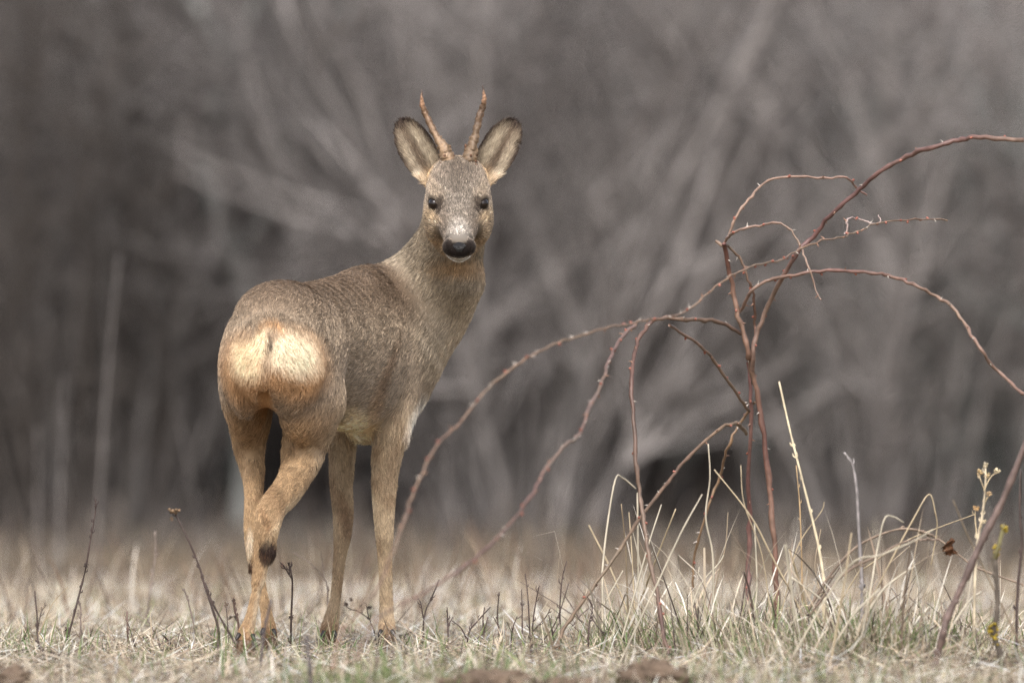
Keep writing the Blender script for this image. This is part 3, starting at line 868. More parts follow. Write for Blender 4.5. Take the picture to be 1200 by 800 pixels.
keep &= ~((np.abs(hs_) < 0.0165) & (hf_ > 0.168) & (hu_ > -0.050) & (hu_ < -0.018))
R0, n_, d0, fl, ln, hc, W_h, px, py, inner = R0[keep], n_[keep], d0[keep], fl[keep], ln[keep], hc[keep], W["head"][keep], px[keep], py[keep], inner[keep]
W = {g: W[g][keep] for g in groups}
mirror = mirror[keep]
NH = len(R0)
NP = 4
T_ = np.linspace(0, 1, NP)
PT = np.zeros((NH, NP, 3), np.float32)
for k, t in enumerate(T_):
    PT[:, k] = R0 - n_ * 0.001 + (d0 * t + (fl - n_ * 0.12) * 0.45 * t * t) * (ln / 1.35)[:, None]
# banded agouti hairs: darker middle, pale tip, single hairs vary
hd_ = W['head'] * (hc.mean(1) > 0.03)
val = np.exp(r.normal(size=NH) * (0.20 + 0.2 * hd_) + 0.9 * hd_ * n3(R0, 330, 14) + 0.35 * n3(R0, 300, 11) + 0.10 * n3(R0, 30, 12))
grizz = np.clip(W["trunk"] + W["neck"] + W["thigh"] * 0.8 + W["head"] * 1.2 + 0.5 * W["legs"] + W["rump"], 0, 1) * (1 - mirror)
pick = r.random(NH)
val = val ** (1 - 0.6 * mirror)
val = val * np.where(pick < 0.22 * grizz, 0.55, 1) * np.where(pick > 1 - 0.12 * grizz, 1.45, 1)
colp = np.zeros((NH, NP, 4), np.float32); colp[..., 3] = 1
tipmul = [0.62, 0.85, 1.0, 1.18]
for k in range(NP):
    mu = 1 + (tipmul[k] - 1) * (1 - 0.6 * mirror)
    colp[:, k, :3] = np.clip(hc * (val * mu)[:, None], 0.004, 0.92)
wid = np.where(W["head"] > 0.5, 0.00048, np.where(W["legs"] > 0.5, 0.00038, 0.00046)) * (0.8 + 0.4 * r.random(NH))
rp = np.zeros((NH, NP), np.float32)
for k, f in enumerate([1.0, 1.0, 0.8, 0.25]): rp[:, k] = wid * f
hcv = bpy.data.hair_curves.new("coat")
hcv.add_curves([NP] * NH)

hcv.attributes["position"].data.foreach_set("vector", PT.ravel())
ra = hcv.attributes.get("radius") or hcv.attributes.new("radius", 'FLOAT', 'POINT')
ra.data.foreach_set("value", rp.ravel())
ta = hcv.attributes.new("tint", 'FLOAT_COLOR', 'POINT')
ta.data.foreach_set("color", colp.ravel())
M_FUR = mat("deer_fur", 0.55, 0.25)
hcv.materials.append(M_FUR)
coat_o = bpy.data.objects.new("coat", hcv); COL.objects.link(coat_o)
coat_o.parent = body

# ---- eyes
def lathe_sphere(c, rr, ax=None, nu=20, nv=14):
    a = np.linspace(0, 2 * math.pi, nu, endpoint=False); b = np.linspace(0.02, math.pi - 0.02, nv)
    V = np.stack([np.outer(np.sin(b), np.cos(a)), np.outer(np.sin(b), np.sin(a)), np.outer(np.cos(b), np.ones(nu))], -1).reshape(-1, 3) * np.asarray(rr)
    if ax is not None: V = V @ np.array(ax)
    i = np.arange(nv - 1)[:, None] * nu; j = np.arange(nu)[None]; j2 = (j + 1) % nu
    F = np.stack([i + j, i + nu + j, i + nu + j2, i + j2], -1).reshape(-1, 4)
    return V + np.asarray(c), F
M_EYE = mat("eye", 0.06, 0.32, tint=False, base=(0.010, 0.0055, 0.0035), coat=0.3)
for e in (eyeL, eyeR):
    V, F = lathe_sphere(e, (EYE_R,) * 3)
    add_mesh("eye", mesh_np("eye", V, F, M_EYE), deer)
# ---- nose pad
def nose_sdf(X):
    q = X - noseC; a, f, u = q @ HS, q @ HF, q @ HU
    # nose frame: front face leans between forward and up
    w_ = np.interp(u, [-0.022, -0.012, 0.002, 0.014], [0.008, 0.0125, 0.0192, 0.0145])
    d = (np.sqrt((a / w_) ** 2 + (f / 0.0125) ** 2 + ((u + 0.002) / 0.0150) ** 2) - 1) * 0.009
    for sg in (1, -1):
        nx = sg * a - 0.0105 - 0.35 * (u + 0.002)
        nd = np.sqrt((nx / 0.0038) ** 2 + ((f - 0.008) / 0.008) ** 2 + ((u + 0.002) / 0.0065) ** 2) - 1
        d = np.maximum(d, -nd * 0.0035)
    gr = np.maximum(np.abs(a) - 0.0008, np.abs(f - 0.011) - 0.002)
    gr = np.maximum(gr, u + 0.006)
    return np.maximum(d, -gr)
V, F = surface_nets(nose_sdf, noseC - 0.03, noseC + 0.03, 0.0009)
M_NOSE = mat("wet_nose", 0.27, 0.5, tint=False, base=tuple(lin(26, 24, 25)), noise=900, noise_amt=0.3, bump=0.5)
add_mesh("nose", mesh_np("nose", V, F, M_NOSE), deer)

# ---- antlers
r = rng_of(9)
def antler(px_pts, knob, flip):
    B = Build()
    pts = smooth_path(px_pts, 8); n = len(pts)
    base, dark, tipc = lin(138, 114, 90), lin(98, 64, 46), lin(176, 158, 142)
    t = np.linspace(0, 1, n)
    rr = pts[:, 3] * (1 + 0.05 * np.sin(t * 60) * (t < 0.8))
    V, F = tube_vf(pts[:, :3] + 0.0003 * r.normal(size=(n, 3)), rr * 0.93, 14, True, 0.13, r)
    tt = np.repeat(t, 14)
    c = base[None] * (1 - sstep(tt, 0.25, 0.6)[:, None]) + lin(114, 90, 70)[None] * sstep(tt, 0.25, 0.6)[:, None]
    streak = (r.random(14)[None] * np.ones((n, 1))).ravel()
    c = c * (0.45 + 0.9 * streak)[:, None] * (0.85 + 0.3 * r.random(len(tt)))[:, None]
    c = mixc(c, lin(164, 128, 102), sstep(tt, 0.68, 0.78) * (1 - sstep(tt, 0.84, 0.92)))
    c = mixc(c, lin(70, 58, 52), sstep(tt, 0.90, 0.97))
    B.add(V, F, c)
    for kp in knob:       # pearls near the coronet
        V, F = lathe_sphere(kp[:3], (kp[3], kp[3], kp[3] * 1.2), None, 7, 5)
        B.add(V, F, lin(98, 70, 52))
    add_mesh("antler", B.mesh("antler", M_ANT), deer)
M_ANT = mat("antler_bone", 0.5, 0.35, noise=160, noise_amt=0.25, bump=0.3)
aL = rows((525, 200, 0.40, 10.5), (524, 186, 0.40, 9), (519.5, 173, 0.405, 7.0), (512, 161, 0.41, 4.8), (505, 147, 0.415, 4.2), (498.8, 134, 0.42, 3.9), (495, 124, 0.415, 3.0), (494.2, 114, 0.41, 1.6), (494, 105, 0.415, 0.7))
aR = rows((549, 200, 0.40, 10.5), (550, 186, 0.40, 9), (553.3, 173, 0.405, 7.0), (557, 157, 0.41, 4.8), (561, 141, 0.415, 4.2), (564.8, 128, 0.42, 4.1), (567.3, 118, 0.415, 3.0), (567, 109, 0.41, 1.6), (565.3, 100.5, 0.415, 0.7))
def pearls(path, side):
    out = []
    for k in range(16):
        t = r.random() * 1.6; i = int(t); f = t - i
        p = np.array(path[i]) * (1 - f) + np.array(path[i + 1]) * f
        a = r.random() * 6.28
        out.append(list(p[:3] + p[3] * np.array([math.cos(a), math.sin(a), 0])) + [0.0016 + 0.0016 * r.random()])
    for k in range(5):
        p = np.array(path[2]); out.append(list(p[:3] + np.array([side * p[3] * 1.1, -0.004 * r.random(), -0.006 + 0.012 * r.random()])) + [0.0028])
    for k in range(26):   # coronet
        a = k / 26 * 6.28; p = np.array(path[0]) * 0.6 + np.array(path[1]) * 0.4
        out.append(list(p[:3] + (p[3] + 0.001) * np.array([math.cos(a), math.sin(a), 0.15 * r.normal()])) + [0.003])
    return out
antler(aL, pearls(aL, 1), 1); antler(aR, pearls(aR, -1), -1)

# ---- hooves and dew claws
M_HOOF = mat("horn", 0.45, 0.4, noise=120, noise_amt=0.3)
def hoof(px, py, Y, heading, spread=0.0085, sc=1.0, z=None):
    c0 = P(px, py, Y); f = unit(heading); s_ = np.array([f[1], -f[0], 0])
    for sg in (1, -1):
        B = Build()
        secs = []
        for (a, b, hw, zz) in ((-0.018, 0.012, 0.0075, 0.026), (-0.018, 0.026, 0.0095, 0.016), (-0.016, 0.036, 0.0095, 0.004), (-0.014, 0.038, 0.0085, -0.004)):
            ring = []
            for q in np.linspace(0, 2 * math.pi, 12, endpoint=False):
                lx = (a + b) / 2 + (b - a) / 2 * math.cos(q); ly = hw * math.sin(q) * (1 - 0.35 * max(0, math.cos(q)))
                ring.append(c0 * np.array([1, 1, 0]) + f * lx * sc + s_ * (sg * spread * (1 + 0.25 * (lx > 0.02)) + ly) * sc + np.array([0, 0, max(zz * sc, -0.004)]))
            secs.append(ring)
        V = np.array(secs).reshape(-1, 3); m = 12
        i = np.arange(3)[:, None] * m; j = np.arange(m)[None]; j2 = (j + 1) % m
        F = np.stack([i + j, i + m + j, i + m + j2, i + j2], -1).reshape(-1, 4)
        cap = [[0, q, q + 1, q + 2] for q in range(1, m - 2, 2)]
        F = np.concatenate([F, cap])
        B.add(V, F, lin(98, 76, 58))
        add_mesh("hoof", B.mesh("hoof", M_HOOF), deer)
def dewclaw(px, py, Y, d):
    B = Build(); p = P(px, py, Y); d = np.array(d, float)
    B.tube([p - d * 0.004, p + d * 0.006, p + d * 0.014], [0.0045, 0.004, 0.0012], 8, lin(48, 42, 40))
    add_mesh("dewclaw", B.mesh("dewclaw", M_HOOF), deer)
hoof(287, 765, -0.015, (0.15, 1, 0)); hoof(316, 757, 0.19, (0.2, 1, 0)); hoof(385, 755, 0.53, (0.1, 1, 0)); hoof(453, 756, 0.475, (0.2, 1, 0))
dewclaw(279.5, 744, -0.035, (-0.35, -0.6, -0.7)); dewclaw(296.5, 745, -0.035, (0.3, -0.6, -0.7))
dewclaw(308.5, 738, 0.165, (-0.3, -0.6, -0.7)); dewclaw(321, 739, 0.165, (0.3, -0.6, -0.7))
dewclaw(379, 741, 0.51, (-0.3, -0.6, -0.7)); dewclaw(392, 741, 0.51, (0.3, -0.6, -0.7))
dewclaw(446, 740, 0.46, (-0.3, -0.6, -0.7)); dewclaw(460, 740, 0.46, (0.3, -0.6, -0.7))
# ------------------------------------------------------------------ wild rose
def px_path(pts, Y, dY=0.0, wob=0.0, n=6, r=None):
    """pixel polyline at depth Y (running to Y+dY) -> smooth 3-D path"""
    m = len(pts)
    A = np.array([P(q[0], q[1], Y + dY * k / max(1, m - 1)) for k, q in enumerate(pts)])
    if wob and r is not None: A[:, 1] += r.normal(size=m) * wob
    return smooth_path(A, n)

rr_ = rng_of(31)
rose_base = np.array([*P(900, 757, 0.35)[:2], 0.0])
rose = empty("wild_rose", rose_base)
tag(rose, "leafless wild rose bush with reddish thorny canes arching over dry grass", "shrub")
RED, OLIV, PINK, DARK = lin(128, 84, 74), lin(128, 106, 80), lin(150, 112, 104), lin(96, 72, 62)
canes = [
 # points, Y, dY, r0px, r1px, colour
 ([(1200, 164.6), (1148, 160.8), (1123, 163.8), (1093, 173), (1063, 183), (1029, 203), (1008, 222), (978, 247.5), (953, 277), (932, 300.6), (904, 349.5), (887, 392), (882, 420), (882, 450)], 0.0, 0.35, 3.6, 3.6, lin(112, 84, 80) * 0.82),
 ([(849, 286), (857.4, 332.5), (868, 379), (876.5, 413), (880, 432), (891.7, 481.7), (900, 557.7), (907, 633.7), (910.7, 705), (914.5, 747), (915, 764)], 0.30, 0.05, 3.6, 4.6, lin(112, 74, 66) * 0.82),
 ([(877, 425), (879.8, 481.7), (877.4, 562), (878.8, 619), (877, 667), (877, 720), (878, 762)], 0.40, 0.15, 2.8, 4.0, lin(122, 86, 84) * 0.82),
 ([(885, 470), (868, 495), (853.7, 519.7), (844, 557.7), (827.5, 600), (813, 657), (811, 695)], 0.38, 0.2, 2.2, 1.8, OLIV),
 ([(875, 508), (863, 496), (839.4, 505.5), (806, 536), (782.5, 565), (756, 600), (725.5, 643), (692, 690.6), (663.7, 733), (650, 760)], 0.38, -0.5, 2.8, 2.6, lin(104, 84, 68) * 0.82),
 ([(868, 390), (842.5, 377), (821, 374), (800, 374), (770, 374), (755, 386), (746, 404), (740, 440), (742, 480), (745, 540), (750, 580), (756, 620), (762, 656), (770, 696), (780, 752), (783, 766)], 0.32, -0.55, 3.2, 3.0, lin(94, 70, 62) * 0.82),
 ([(1110, 258), (1072, 257), (1029.5, 262), (1008, 269.6), (987, 278), (961.5, 282), (931.8, 295), (914.7, 305), (885, 311), (855, 324), (834, 339), (808.5, 362), (790, 370), (760, 374), (736, 380), (716, 382), (672, 396), (644, 406), (616, 420), (588, 440), (564, 464), (540, 495), (515, 519), (495, 553), (480, 590), (468, 627), (445, 684), (427, 708), (400, 743), (388, 790)], 0.45, -2.6, 1.2, 2.0, lin(124, 104, 86) * 0.82),
 ([(745, 380), (728, 396), (716, 416), (708, 440), (700, 460), (688, 484), (678, 510), (664, 520), (640, 548), (620, 584), (592, 620), (564, 648), (540, 666), (533, 670), (493, 697), (464, 711), (440, 728), (415, 775)], -0.2, -2.1, 2.6, 1.9, lin(112, 88, 80) * 0.82),
 ([(784, 380), (816, 402), (836, 422), (860, 456), (878, 482)], 0.05, 0.3, 2.2, 2.4, DARK),
 ([(868, 366), (880.8, 341), (902, 328), (931.8, 322), (970, 316.8), (1021, 319.7), (1046.5, 324), (1076, 336), (1097.5, 347), (1114.5, 358), (1131.5, 381), (1148.5, 409), (1170, 434.5), (1195, 458), (1206, 466)], 0.30, -0.3, 2.6, 2.6, lin(124, 97, 88) * 0.82),
 ([(853, 277), (864, 252), (881, 230.5), (902, 211), (940, 207), (970, 209), (991, 208), (1006, 222), (1014.6, 228)], 0.30, 0.15, 2.2, 1.6, lin(124, 100, 90)),
 ([(849, 286), (853, 278), (864, 271), (885, 265), (910.5, 261.5), (927.5, 271), (938, 290), (946.6, 311), (955, 337), (961.5, 351.6)], 0.30, -0.2, 2.3, 1.2, lin(130, 110, 98)),
 ([(853, 288), (868, 305), (876.5, 328), (883.7, 349.5), (885, 383.5), (884, 410)], 0.31, 0.07, 2.0, 2.2, DARK),
 ([(991, 275), (993, 258), (1002, 254.7), (1017, 260), (1030, 262), (1029.5, 252)], 0.44, 0.0, 1.6, 1.0, lin(176, 166, 158)),
 ([(848, 288), (838, 282)], 0.30, 0.0, 3.0, 2.2, DARK),
]
for (pts, Y, dY, r0, r1, c) in canes:
    path = px_path(pts, Y, dY, 0.015, 5, rr_); n = len(path)
    path = path + rr_.normal(size=path.shape) * 0.0011
    pm = pxm(Y)
    B = Build()
    rad_ = np.linspace(r0, r1, n) * pm * 0.74 * (1 + 0.05 * rr_.normal(size=n))
    L_ = np.concatenate([[0], np.cumsum(np.linalg.norm(np.diff(path, axis=0), axis=1))])
    # nodes every few cm: swellings, and thorns / buds
    nodes = np.arange(0.03, L_[-1], 0.036) if len(pts) > 4 else []
    for q in nodes:
        rad_ += rad_ * 0.30 * np.exp(-((L_ - q) / 0.006) ** 2)
    cc = c[None] * np.array([0.90, 0.78, 0.82])[None] * (0.8 + 0.4 * vnoise(L_ * 18, L_ * 0, int(r0 * 100)))[:, None]
    tn = vnoise(L_ * 7, L_ * 0 + 3.3, int(r1 * 77))[:, None]
    cc = cc * (1 - 0.35 * tn) + lin(150, 138, 112)[None] * 0.35 * tn
    kn = np.linspace(0, n - 1, n).astype(int)
    V, F = tube_vf(path, rad_, 8)
    B.add(V, F, np.repeat(cc, 8, 0))
    o = add_mesh("cane", B.mesh("cane", M_CANE), rose)
    T = Build(); cnt = 0
    for q in nodes:
        if rr_.random() < 0.15: continue
        k = int(np.searchsorted(L_, q)); k = min(max(k, 1), n - 2)
        ax = unit(path[k + 1] - path[k - 1]); sd_ = rr_.normal(size=3); sd_ = unit(sd_ - ax * (sd_ @ ax))
        b0 = path[k] + sd_ * rad_[k] * 0.5
        if rr_.random() < 0.6:
            ln_ = 0.006 + 0.004 * rr_.random()
            T.tube([b0, b0 + sd_ * ln_ * 0.5 + ax * 0.001, b0 + sd_ * ln_ + ax * 0.003], [0.0022, 0.0012, 0.0002], 5, lin(140, 108, 90) if rr_.random() < 0.5 else lin(170, 160, 150))
        else:
            T.tube([b0, b0 + sd_ * 0.0035 + ax * 0.002, b0 + sd_ * 0.005 + ax * 0.004], [0.0026, 0.0028, 0.0008], 6, lin(140, 88, 74))
        cnt += 1
    if cnt:
        t = T.mesh("thorns", M_CANE)
        add_mesh("thorns", t, o, loc=(0, 0, 0))["kind"] = "stuff"

# ------------------------------------------------------------------ separate stems, twigs and weeds
def weed(name, label, cat, strokes, Y, heads=(), group=None, dY=0.0, rad_scale=1.0, M=None, seed=1):
    """strokes: (pixel points from root to tip, r0px, r1px, colour); heads: (px, py, rpx, colour, squash)"""
    r = rng_of(seed)
    p0 = strokes[0][0][0]
    base = P(p0[0], p0[1], Y); base[2] = float(ground_h(base[0], Y)) - 0.01
    root = empty(name, base)
    tag(root, label, cat, group)
    for k, (pts, r0, r1, c) in enumerate(strokes):
        pts = list(pts)
        if k == 0:                               # carry the stem down into the turf
            g = P(pts[0][0], 400 - (base[2] - CAMZ) / pxm(Y), Y)
            gy_ = 400 - (base[2] - CAMZ) / pxm(Y)
            if gy_ > pts[0][1] + 2: pts.insert(0, (pts[0][0] + (pts[0][0] - pts[1][0]) * 0.15, gy_))
        path = px_path(pts, Y, dY * (0.3 + 0.7 * r.random()), 0.004, 5, r); n = len(path)
        rad_ = np.linspace(r0, r1, n) * pxm(Y) * rad_scale * (1 + 0.12 * r.normal(size=n))
        B = Build(); V, F = tube_vf(path, rad_, 6)
        B.add(V, F, np.repeat(np.asarray(c)[None] * (0.75 + 0.5 * r.random(n))[:, None], 6, 0))
        # small buds and stubs along the stem
        for q in range(int(n * 0.35)):
            k2 = int(r.integers(1, n - 1)); ax = unit(path[k2] - path[k2 - 1]); s_ = r.normal(size=3); s_ = unit(s_ - ax * (s_ @ ax))
            a = path[k2]; l = (0.003 + 0.006 * r.random())
            B.tube([a, a + (s_ * 0.7 + ax * 0.7) * l, a + (s_ * 0.5 + ax) * l * 1.5], [rad_[k2] * 0.7, rad_[k2] * 0.8, rad_[k2] * 0.2], 5, c)
        add_mesh("stem", B.mesh("stem", M or M_STALK), root)
    for (hx, hy, hr, c, sq) in heads:
        B = Build(); ctr = P(hx, hy, Y + dY * 0.5); R = hr * pxm(Y)
        for q in range(26):
            d = r.normal(size=3); d /= np.linalg.norm(d); d *= R * (0.5 + 0.5 * r.random()) * np.array([1, 1, sq])
            V, F = lathe_sphere(ctr + d, np.array([1, 1, 0.8]) * R * (0.16 + 0.16 * r.random()), None, 6, 5)
            B.add(V, F, np.asarray(c) * (0.6 + 0.8 * r.random()))
        add_mesh("seed_head", B.mesh("seed_head", M or M_STALK), root)
    return root

DK, GRB, STRAW, TAN = lin(72, 60, 56), lin(112, 100, 92), lin(206, 186, 146), lin(160, 136, 104)
G_T = "thin dry weed stems around the deer"
weed("dry_weed", "tall thin dark weed stem leaning right, left of the deer, with tiny buds", "weed",
     [([(78.6, 752), (85.5, 725), (93, 695), (100.5, 665), (105, 638), (111, 605), (112.5, 584)], 1.7, 0.7, DK)], 0.25, seed=2,
     heads=[(112, 592, 2.2, DK, 1.3), (108, 610, 2, DK, 1), (101, 662, 2.8, DK, 1.2), (80, 744, 5.5, DK * 1.2, 2.2)])
weed("dry_weed", "dark weed stem with a flat brown seed head, just left of the hind legs", "weed",
     [([(252, 786), (256.5, 743), (249, 713), (240, 686), (234, 665), (222, 635), (207, 605), (204, 599)], 2.0, 0.9, DK),
      ([(274.5, 752), (262, 730), (250, 708), (240, 686)], 1.5, 1.2, DK)], -0.15, seed=3,
     heads=[(204, 598, 7.5, lin(120, 98, 76), 0.42), (201, 608, 2.3, lin(120, 98, 76), 1)])
weed("dry_weed", "blurred grey weed stem standing far behind the flat seed head weed", "weed",
     [([(172, 751), (172.5, 722), (177, 686), (182, 650), (182, 622)], 1.8, 1.0, lin(120, 108, 100))], 1.6, seed=4, heads=[(183, 648, 3.5, GRB, 1.6)])
weed("dry_weed", "short bare dark twig nearest the left edge, leaning left", "weed",
     [([(57, 782), (45, 752), (43.5, 722), (40.5, 692)], 1.6, 0.9, DK), ([(44, 740), (48, 718), (54, 708)], 0.8, 0.5, DK)], -0.2, seed=5)
weed("grass_stalk", "pale bent grass stalk curving right behind the leftmost twig", "grass stalk",
     [([(33, 764), (48, 737), (61.5, 707), (79.5, 687.5)], 1.0, 0.5, lin(168, 152, 126))], 0.1, seed=6, M=M_GRASS)
weed("dry_weed", "drooping bell shaped grey seed pod on a short stalk beside the tall left weed", "weed",
     [([(95, 758), (94.5, 735), (94.5, 712), (92, 706)], 1.5, 1.0, GRB)], -0.1, seed=7, heads=[(93.5, 718, 3.6, lin(128, 116, 108), 1.8)])
weed("dry_weed", "stubby upright twig midway between the left edge and the hind legs", "weed",
     [([(150, 760), (150, 749), (149.4, 735), (149, 716)], 1.6, 1.1, lin(104, 86, 78))], 0.3, seed=8)
weed("dry_weed", "thin grey twig leaning left behind the flat seed head weed", "weed",
     [([(229.5, 745), (222, 710), (215.4, 689)], 1.2, 0.8, GRB)], 0.5, seed=9)
weed("dry_weed", "small weed with round dry bud and curled leaf touching the right hind foot", "weed",
     [([(268, 752), (267, 735), (265.5, 712)], 0.8, 0.6, DK), ([(281, 756), (279, 728), (275, 715), (273.6, 701)], 1.6, 1.1, lin(84, 66, 58)),
      ([(268, 724), (273, 721), (277, 724)], 2.0, 0.8, lin(130, 122, 112))], 0.12, seed=10, heads=[(265.5, 708, 3.0, lin(110, 92, 78), 1.2), (274, 704, 2.2, DK, 1.6)])
weed("dry_weed", "dark budded twig standing between the crossed hind legs and forelegs", "weed",
     [([(340.6, 760), (341.4, 721), (342.6, 690), (342, 675), (338, 659)], 1.5, 1.2, DK), ([(342, 678), (336, 668), (330.5, 660)], 1.0, 0.9, DK)], 0.2, seed=11,
     heads=[(341.3, 722, 3.2, DK, 1.4), (331, 662, 2.0, lin(110, 84, 74), 1.6), (339, 660, 2.0, DK, 1)])
weed("dry_weed", "fine forked grey twig reaching left behind the left foreleg", "weed",
     [([(384, 700), (383.7, 689), (379, 675), (365, 660.6), (352, 652), (340.6, 646)], 1.1, 0.5, GRB), ([(380, 680), (378, 662), (376, 645)], 0.7, 0.4, GRB)], 0.95, seed=12)
weed("dry_weed", "blurred dark stick standing in front of the hind feet", "weed",
     [([(302, 795), (304.6, 784), (310, 738), (318, 702)], 1.8, 1.2, lin(84, 76, 76))], -1.0, seed=13)
weed("dry_weed", "thick blurred dark stub in front of the left foreleg", "weed",
     [([(364, 797), (363, 780), (359, 744)], 3.0, 2.4, lin(78, 72, 72))], -1.6, seed=14)
weed("dry_weed", "spray of tiny seeds on a fine stem between the two forelegs", "weed",
     [([(440, 745), (432, 722), (428, 706), (421, 712)], 0.8, 0.5, DK), ([(432, 724), (420, 716), (408, 712), (404, 704)], 0.7, 0.4, DK)], 0.75, seed=15,
     heads=[(433, 711, 3.0, DK, 0.8), (405, 708, 3.2, lin(110, 94, 84), 1), (411, 702, 2.4, lin(110, 94, 84), 1)])
tw = [([(497, 722.7), (506, 700), (514.7, 678.7)], [(496, 724), (493, 706), (489.5, 701)], 0.6),
      ([(525, 738), (524.5, 726), (524, 711)], [(525, 733), (531, 722)], 0.3),
      ([(549, 742.7), (560, 727), (574.7, 710.7)], [(547, 748), (540, 735), (530, 727)], 0.2),
      ([(622, 760), (621, 742.7), (618.7, 700), (615.5, 672)], [(612, 742), (612, 715), (611, 690)], 0.0),
      ([(657, 742), (656, 713), (658.7, 678.7), (664, 657)], [(634.7, 753), (652, 726.7), (666.7, 682.7)], 0.1),
      ([(624, 735), (628, 705), (631.5, 687)], [(624, 740), (640, 722), (645, 712)], 0.4),
      ([(585, 745), (583, 720), (585, 693)], [(585, 735), (578, 722)], 0.5),
      ([(567, 745), (566, 725), (568, 711)], [(567, 740), (572, 722)], 0.4),
      ([(690, 735), (694, 712), (688, 698)], [(692, 722), (700, 733), (709, 744)], -0.1),
      ([(649, 752), (646, 735), (643, 720)], [(648, 742), (655, 730)], 0.15),
      ([(599, 752), (601, 735), (606, 722)], [(600, 742), (594, 728)], 0.2)]
where = ["short forked dark twig just right of the forelegs", "small stubby dark twig a little right of the forelegs", "low splayed dark twig in the turf right of the forelegs",
         "tallest straight dark twig in the turf between deer and rose", "V shaped dark twig between the deer and the rose", "fine leaning twig beside the tallest straight twig",
         "slender pale twig left of the tallest straight twig", "tiny upright twig in the middle of the bare turf", "crooked low twig at the left foot of the rose",
         "short dark twig beside the V shaped one", "short leaning twig among the central dead stems"]
for k, (a, b_, Y) in enumerate(tw):
    weed("dry_weed", where[k], "weed", [(a, 1.3, 0.7, DK), (b_, 1.0, 0.6, DK)], Y, seed=40 + k)

# right hand side: sticks, straws, foreground cane
STK = M_STALK
weed("straw_stalk", "tall pale straw leaning left, right of the rose stems, tallest of the straws", "straw",
     [([(966, 690), (965, 676), (958, 634), (944, 577), (927, 510), (913, 447)], 2.3, 1.2, lin(198, 184, 156))], -0.1, seed=61)
weed("straw_stalk", "thin brown straw standing upright just left of the tallest straw's foot", "straw",
     [([(940, 690), (939, 640), (937, 590), (933, 545)], 1.2, 0.8, TAN)], 0.3, seed=62)
weed("stick", "bare grey stick standing upright in the tussock at right", "stick",
     [([(1010, 690), (1010, 680), (1006, 612), (1004, 575), (999, 545), (989, 530)], 2.6, 1.4, lin(132, 126, 124))], -0.2, seed=63)
weed("seed_weed", "dry flower weed with pale round seed heads, near the right edge", "weed",
     [([(1142, 690), (1145, 639), (1149, 616), (1152.5, 594), (1155, 560), (1154, 541)], 2.2, 0.9, lin(186, 172, 148)), ([(1151, 600), (1156, 585), (1162, 578)], 0.9, 0.6, lin(178, 160, 130)),
      ([(1153, 575), (1160, 560), (1168, 553)], 0.8, 0.6, lin(178, 160, 130)), ([(1154, 575), (1149, 562), (1147, 555)], 0.8, 0.6, lin(178, 160, 130)), ([(1147, 620), (1150, 612), (1154, 610)], 0.8, 0.6, lin(178, 160, 130)), ([(1145, 630), (1143, 610), (1143, 596)], 0.8, 0.6, lin(178, 160, 130))],
     -0.3, seed=64, heads=[(1148, 553, 4.2, lin(206, 180, 136), 0.9), (1157, 557, 4, lin(206, 180, 136), 0.9), (1168, 552, 4, lin(206, 190, 158), 0.9), (1155, 545, 3.5, lin(206, 190, 158), 1), (1159, 578, 3.5, lin(200, 170, 130), 0.9), (1144, 595, 3.5, lin(196, 160, 112), 0.9), (1153, 611, 3, lin(206, 190, 158), 0.8)])
weed("rose_cane", "thick brown rose cane leaning up to the right edge in the foreground", "cane",
     [([(1098, 772), (1105.6, 740), (1111, 721), (1130, 680), (1152, 631), (1175, 586), (1200, 524), (1212, 494)], 5.0, 4.2, lin(98, 82, 76))], -0.7, seed=65, M=M_CANE)
weed("twig", "dark thorny twig hanging at the right edge behind the lichened twig", "twig",
     [([(1192, 700), (1197, 640), (1195, 600), (1196, 550)], 2.0, 1.4, DK)], -0.5, seed=66)
lt = weed("lichen_twig", "dark twig crusted with yellow lichen at the lower right corner", "twig",
     [([(1180, 812), (1178.7, 796), (1172, 765), (1165.6, 744), (1169, 710), (1167, 669), (1165, 650)], 4.6, 3.2, lin(88, 80, 72)),
      ([(1165, 658), (1169, 642.5), (1177, 616)], 2.8, 2.6, lin(104, 98, 70))], -0.8, seed=67, M=M_BARK)
B = Build(); r = rng_of(68)
for (hx, hy, rx, ry, n) in ((1168, 645, 4, 8, 26), (1177, 619, 4, 5, 20), (1164, 738, 6, 9, 46), (1167, 752, 4, 5, 14), (1178, 796, 5, 4, 10)):
    for q in range(n):
        d = r.normal(size=3); d /= np.linalg.norm(d)
        c = P(hx, hy, -0.8) + d * np.array([rx, rx, ry]) * pxm(-0.8) * 0.9
        V, F = lathe_sphere(c, np.array([1, 1, 0.7]) * (0.0016 + 0.0022 * r.random()), None, 6, 5); B.add(V, F, lin(150, 130, 50) * (0.6 + 0.6 * r.random()))
lo_ = add_mesh("lichen", B.mesh("lichen", M_CLOD), lt); lo_["kind"] = "stuff"
weed("bramble_runner", "thin brown bramble runner arching low through the right hand tussock", "cane",
     [([(940, 735), (950, 710), (976, 669), (1006, 639), (1044, 622), (1070, 620), (1096, 629), (1124, 650), (1145, 665), (1197, 684), (1215, 692)], 2.0, 1.2, lin(124, 108, 94))], -0.1, seed=69)
weed("bramble_runner", "second bramble runner arching just below the first one", "cane",
     [([(925, 760), (955, 712), (990, 672), (1030, 650), (1062, 634), (1100, 632)], 1.8, 1.2, lin(116, 100, 88))], -0.3, seed=70)
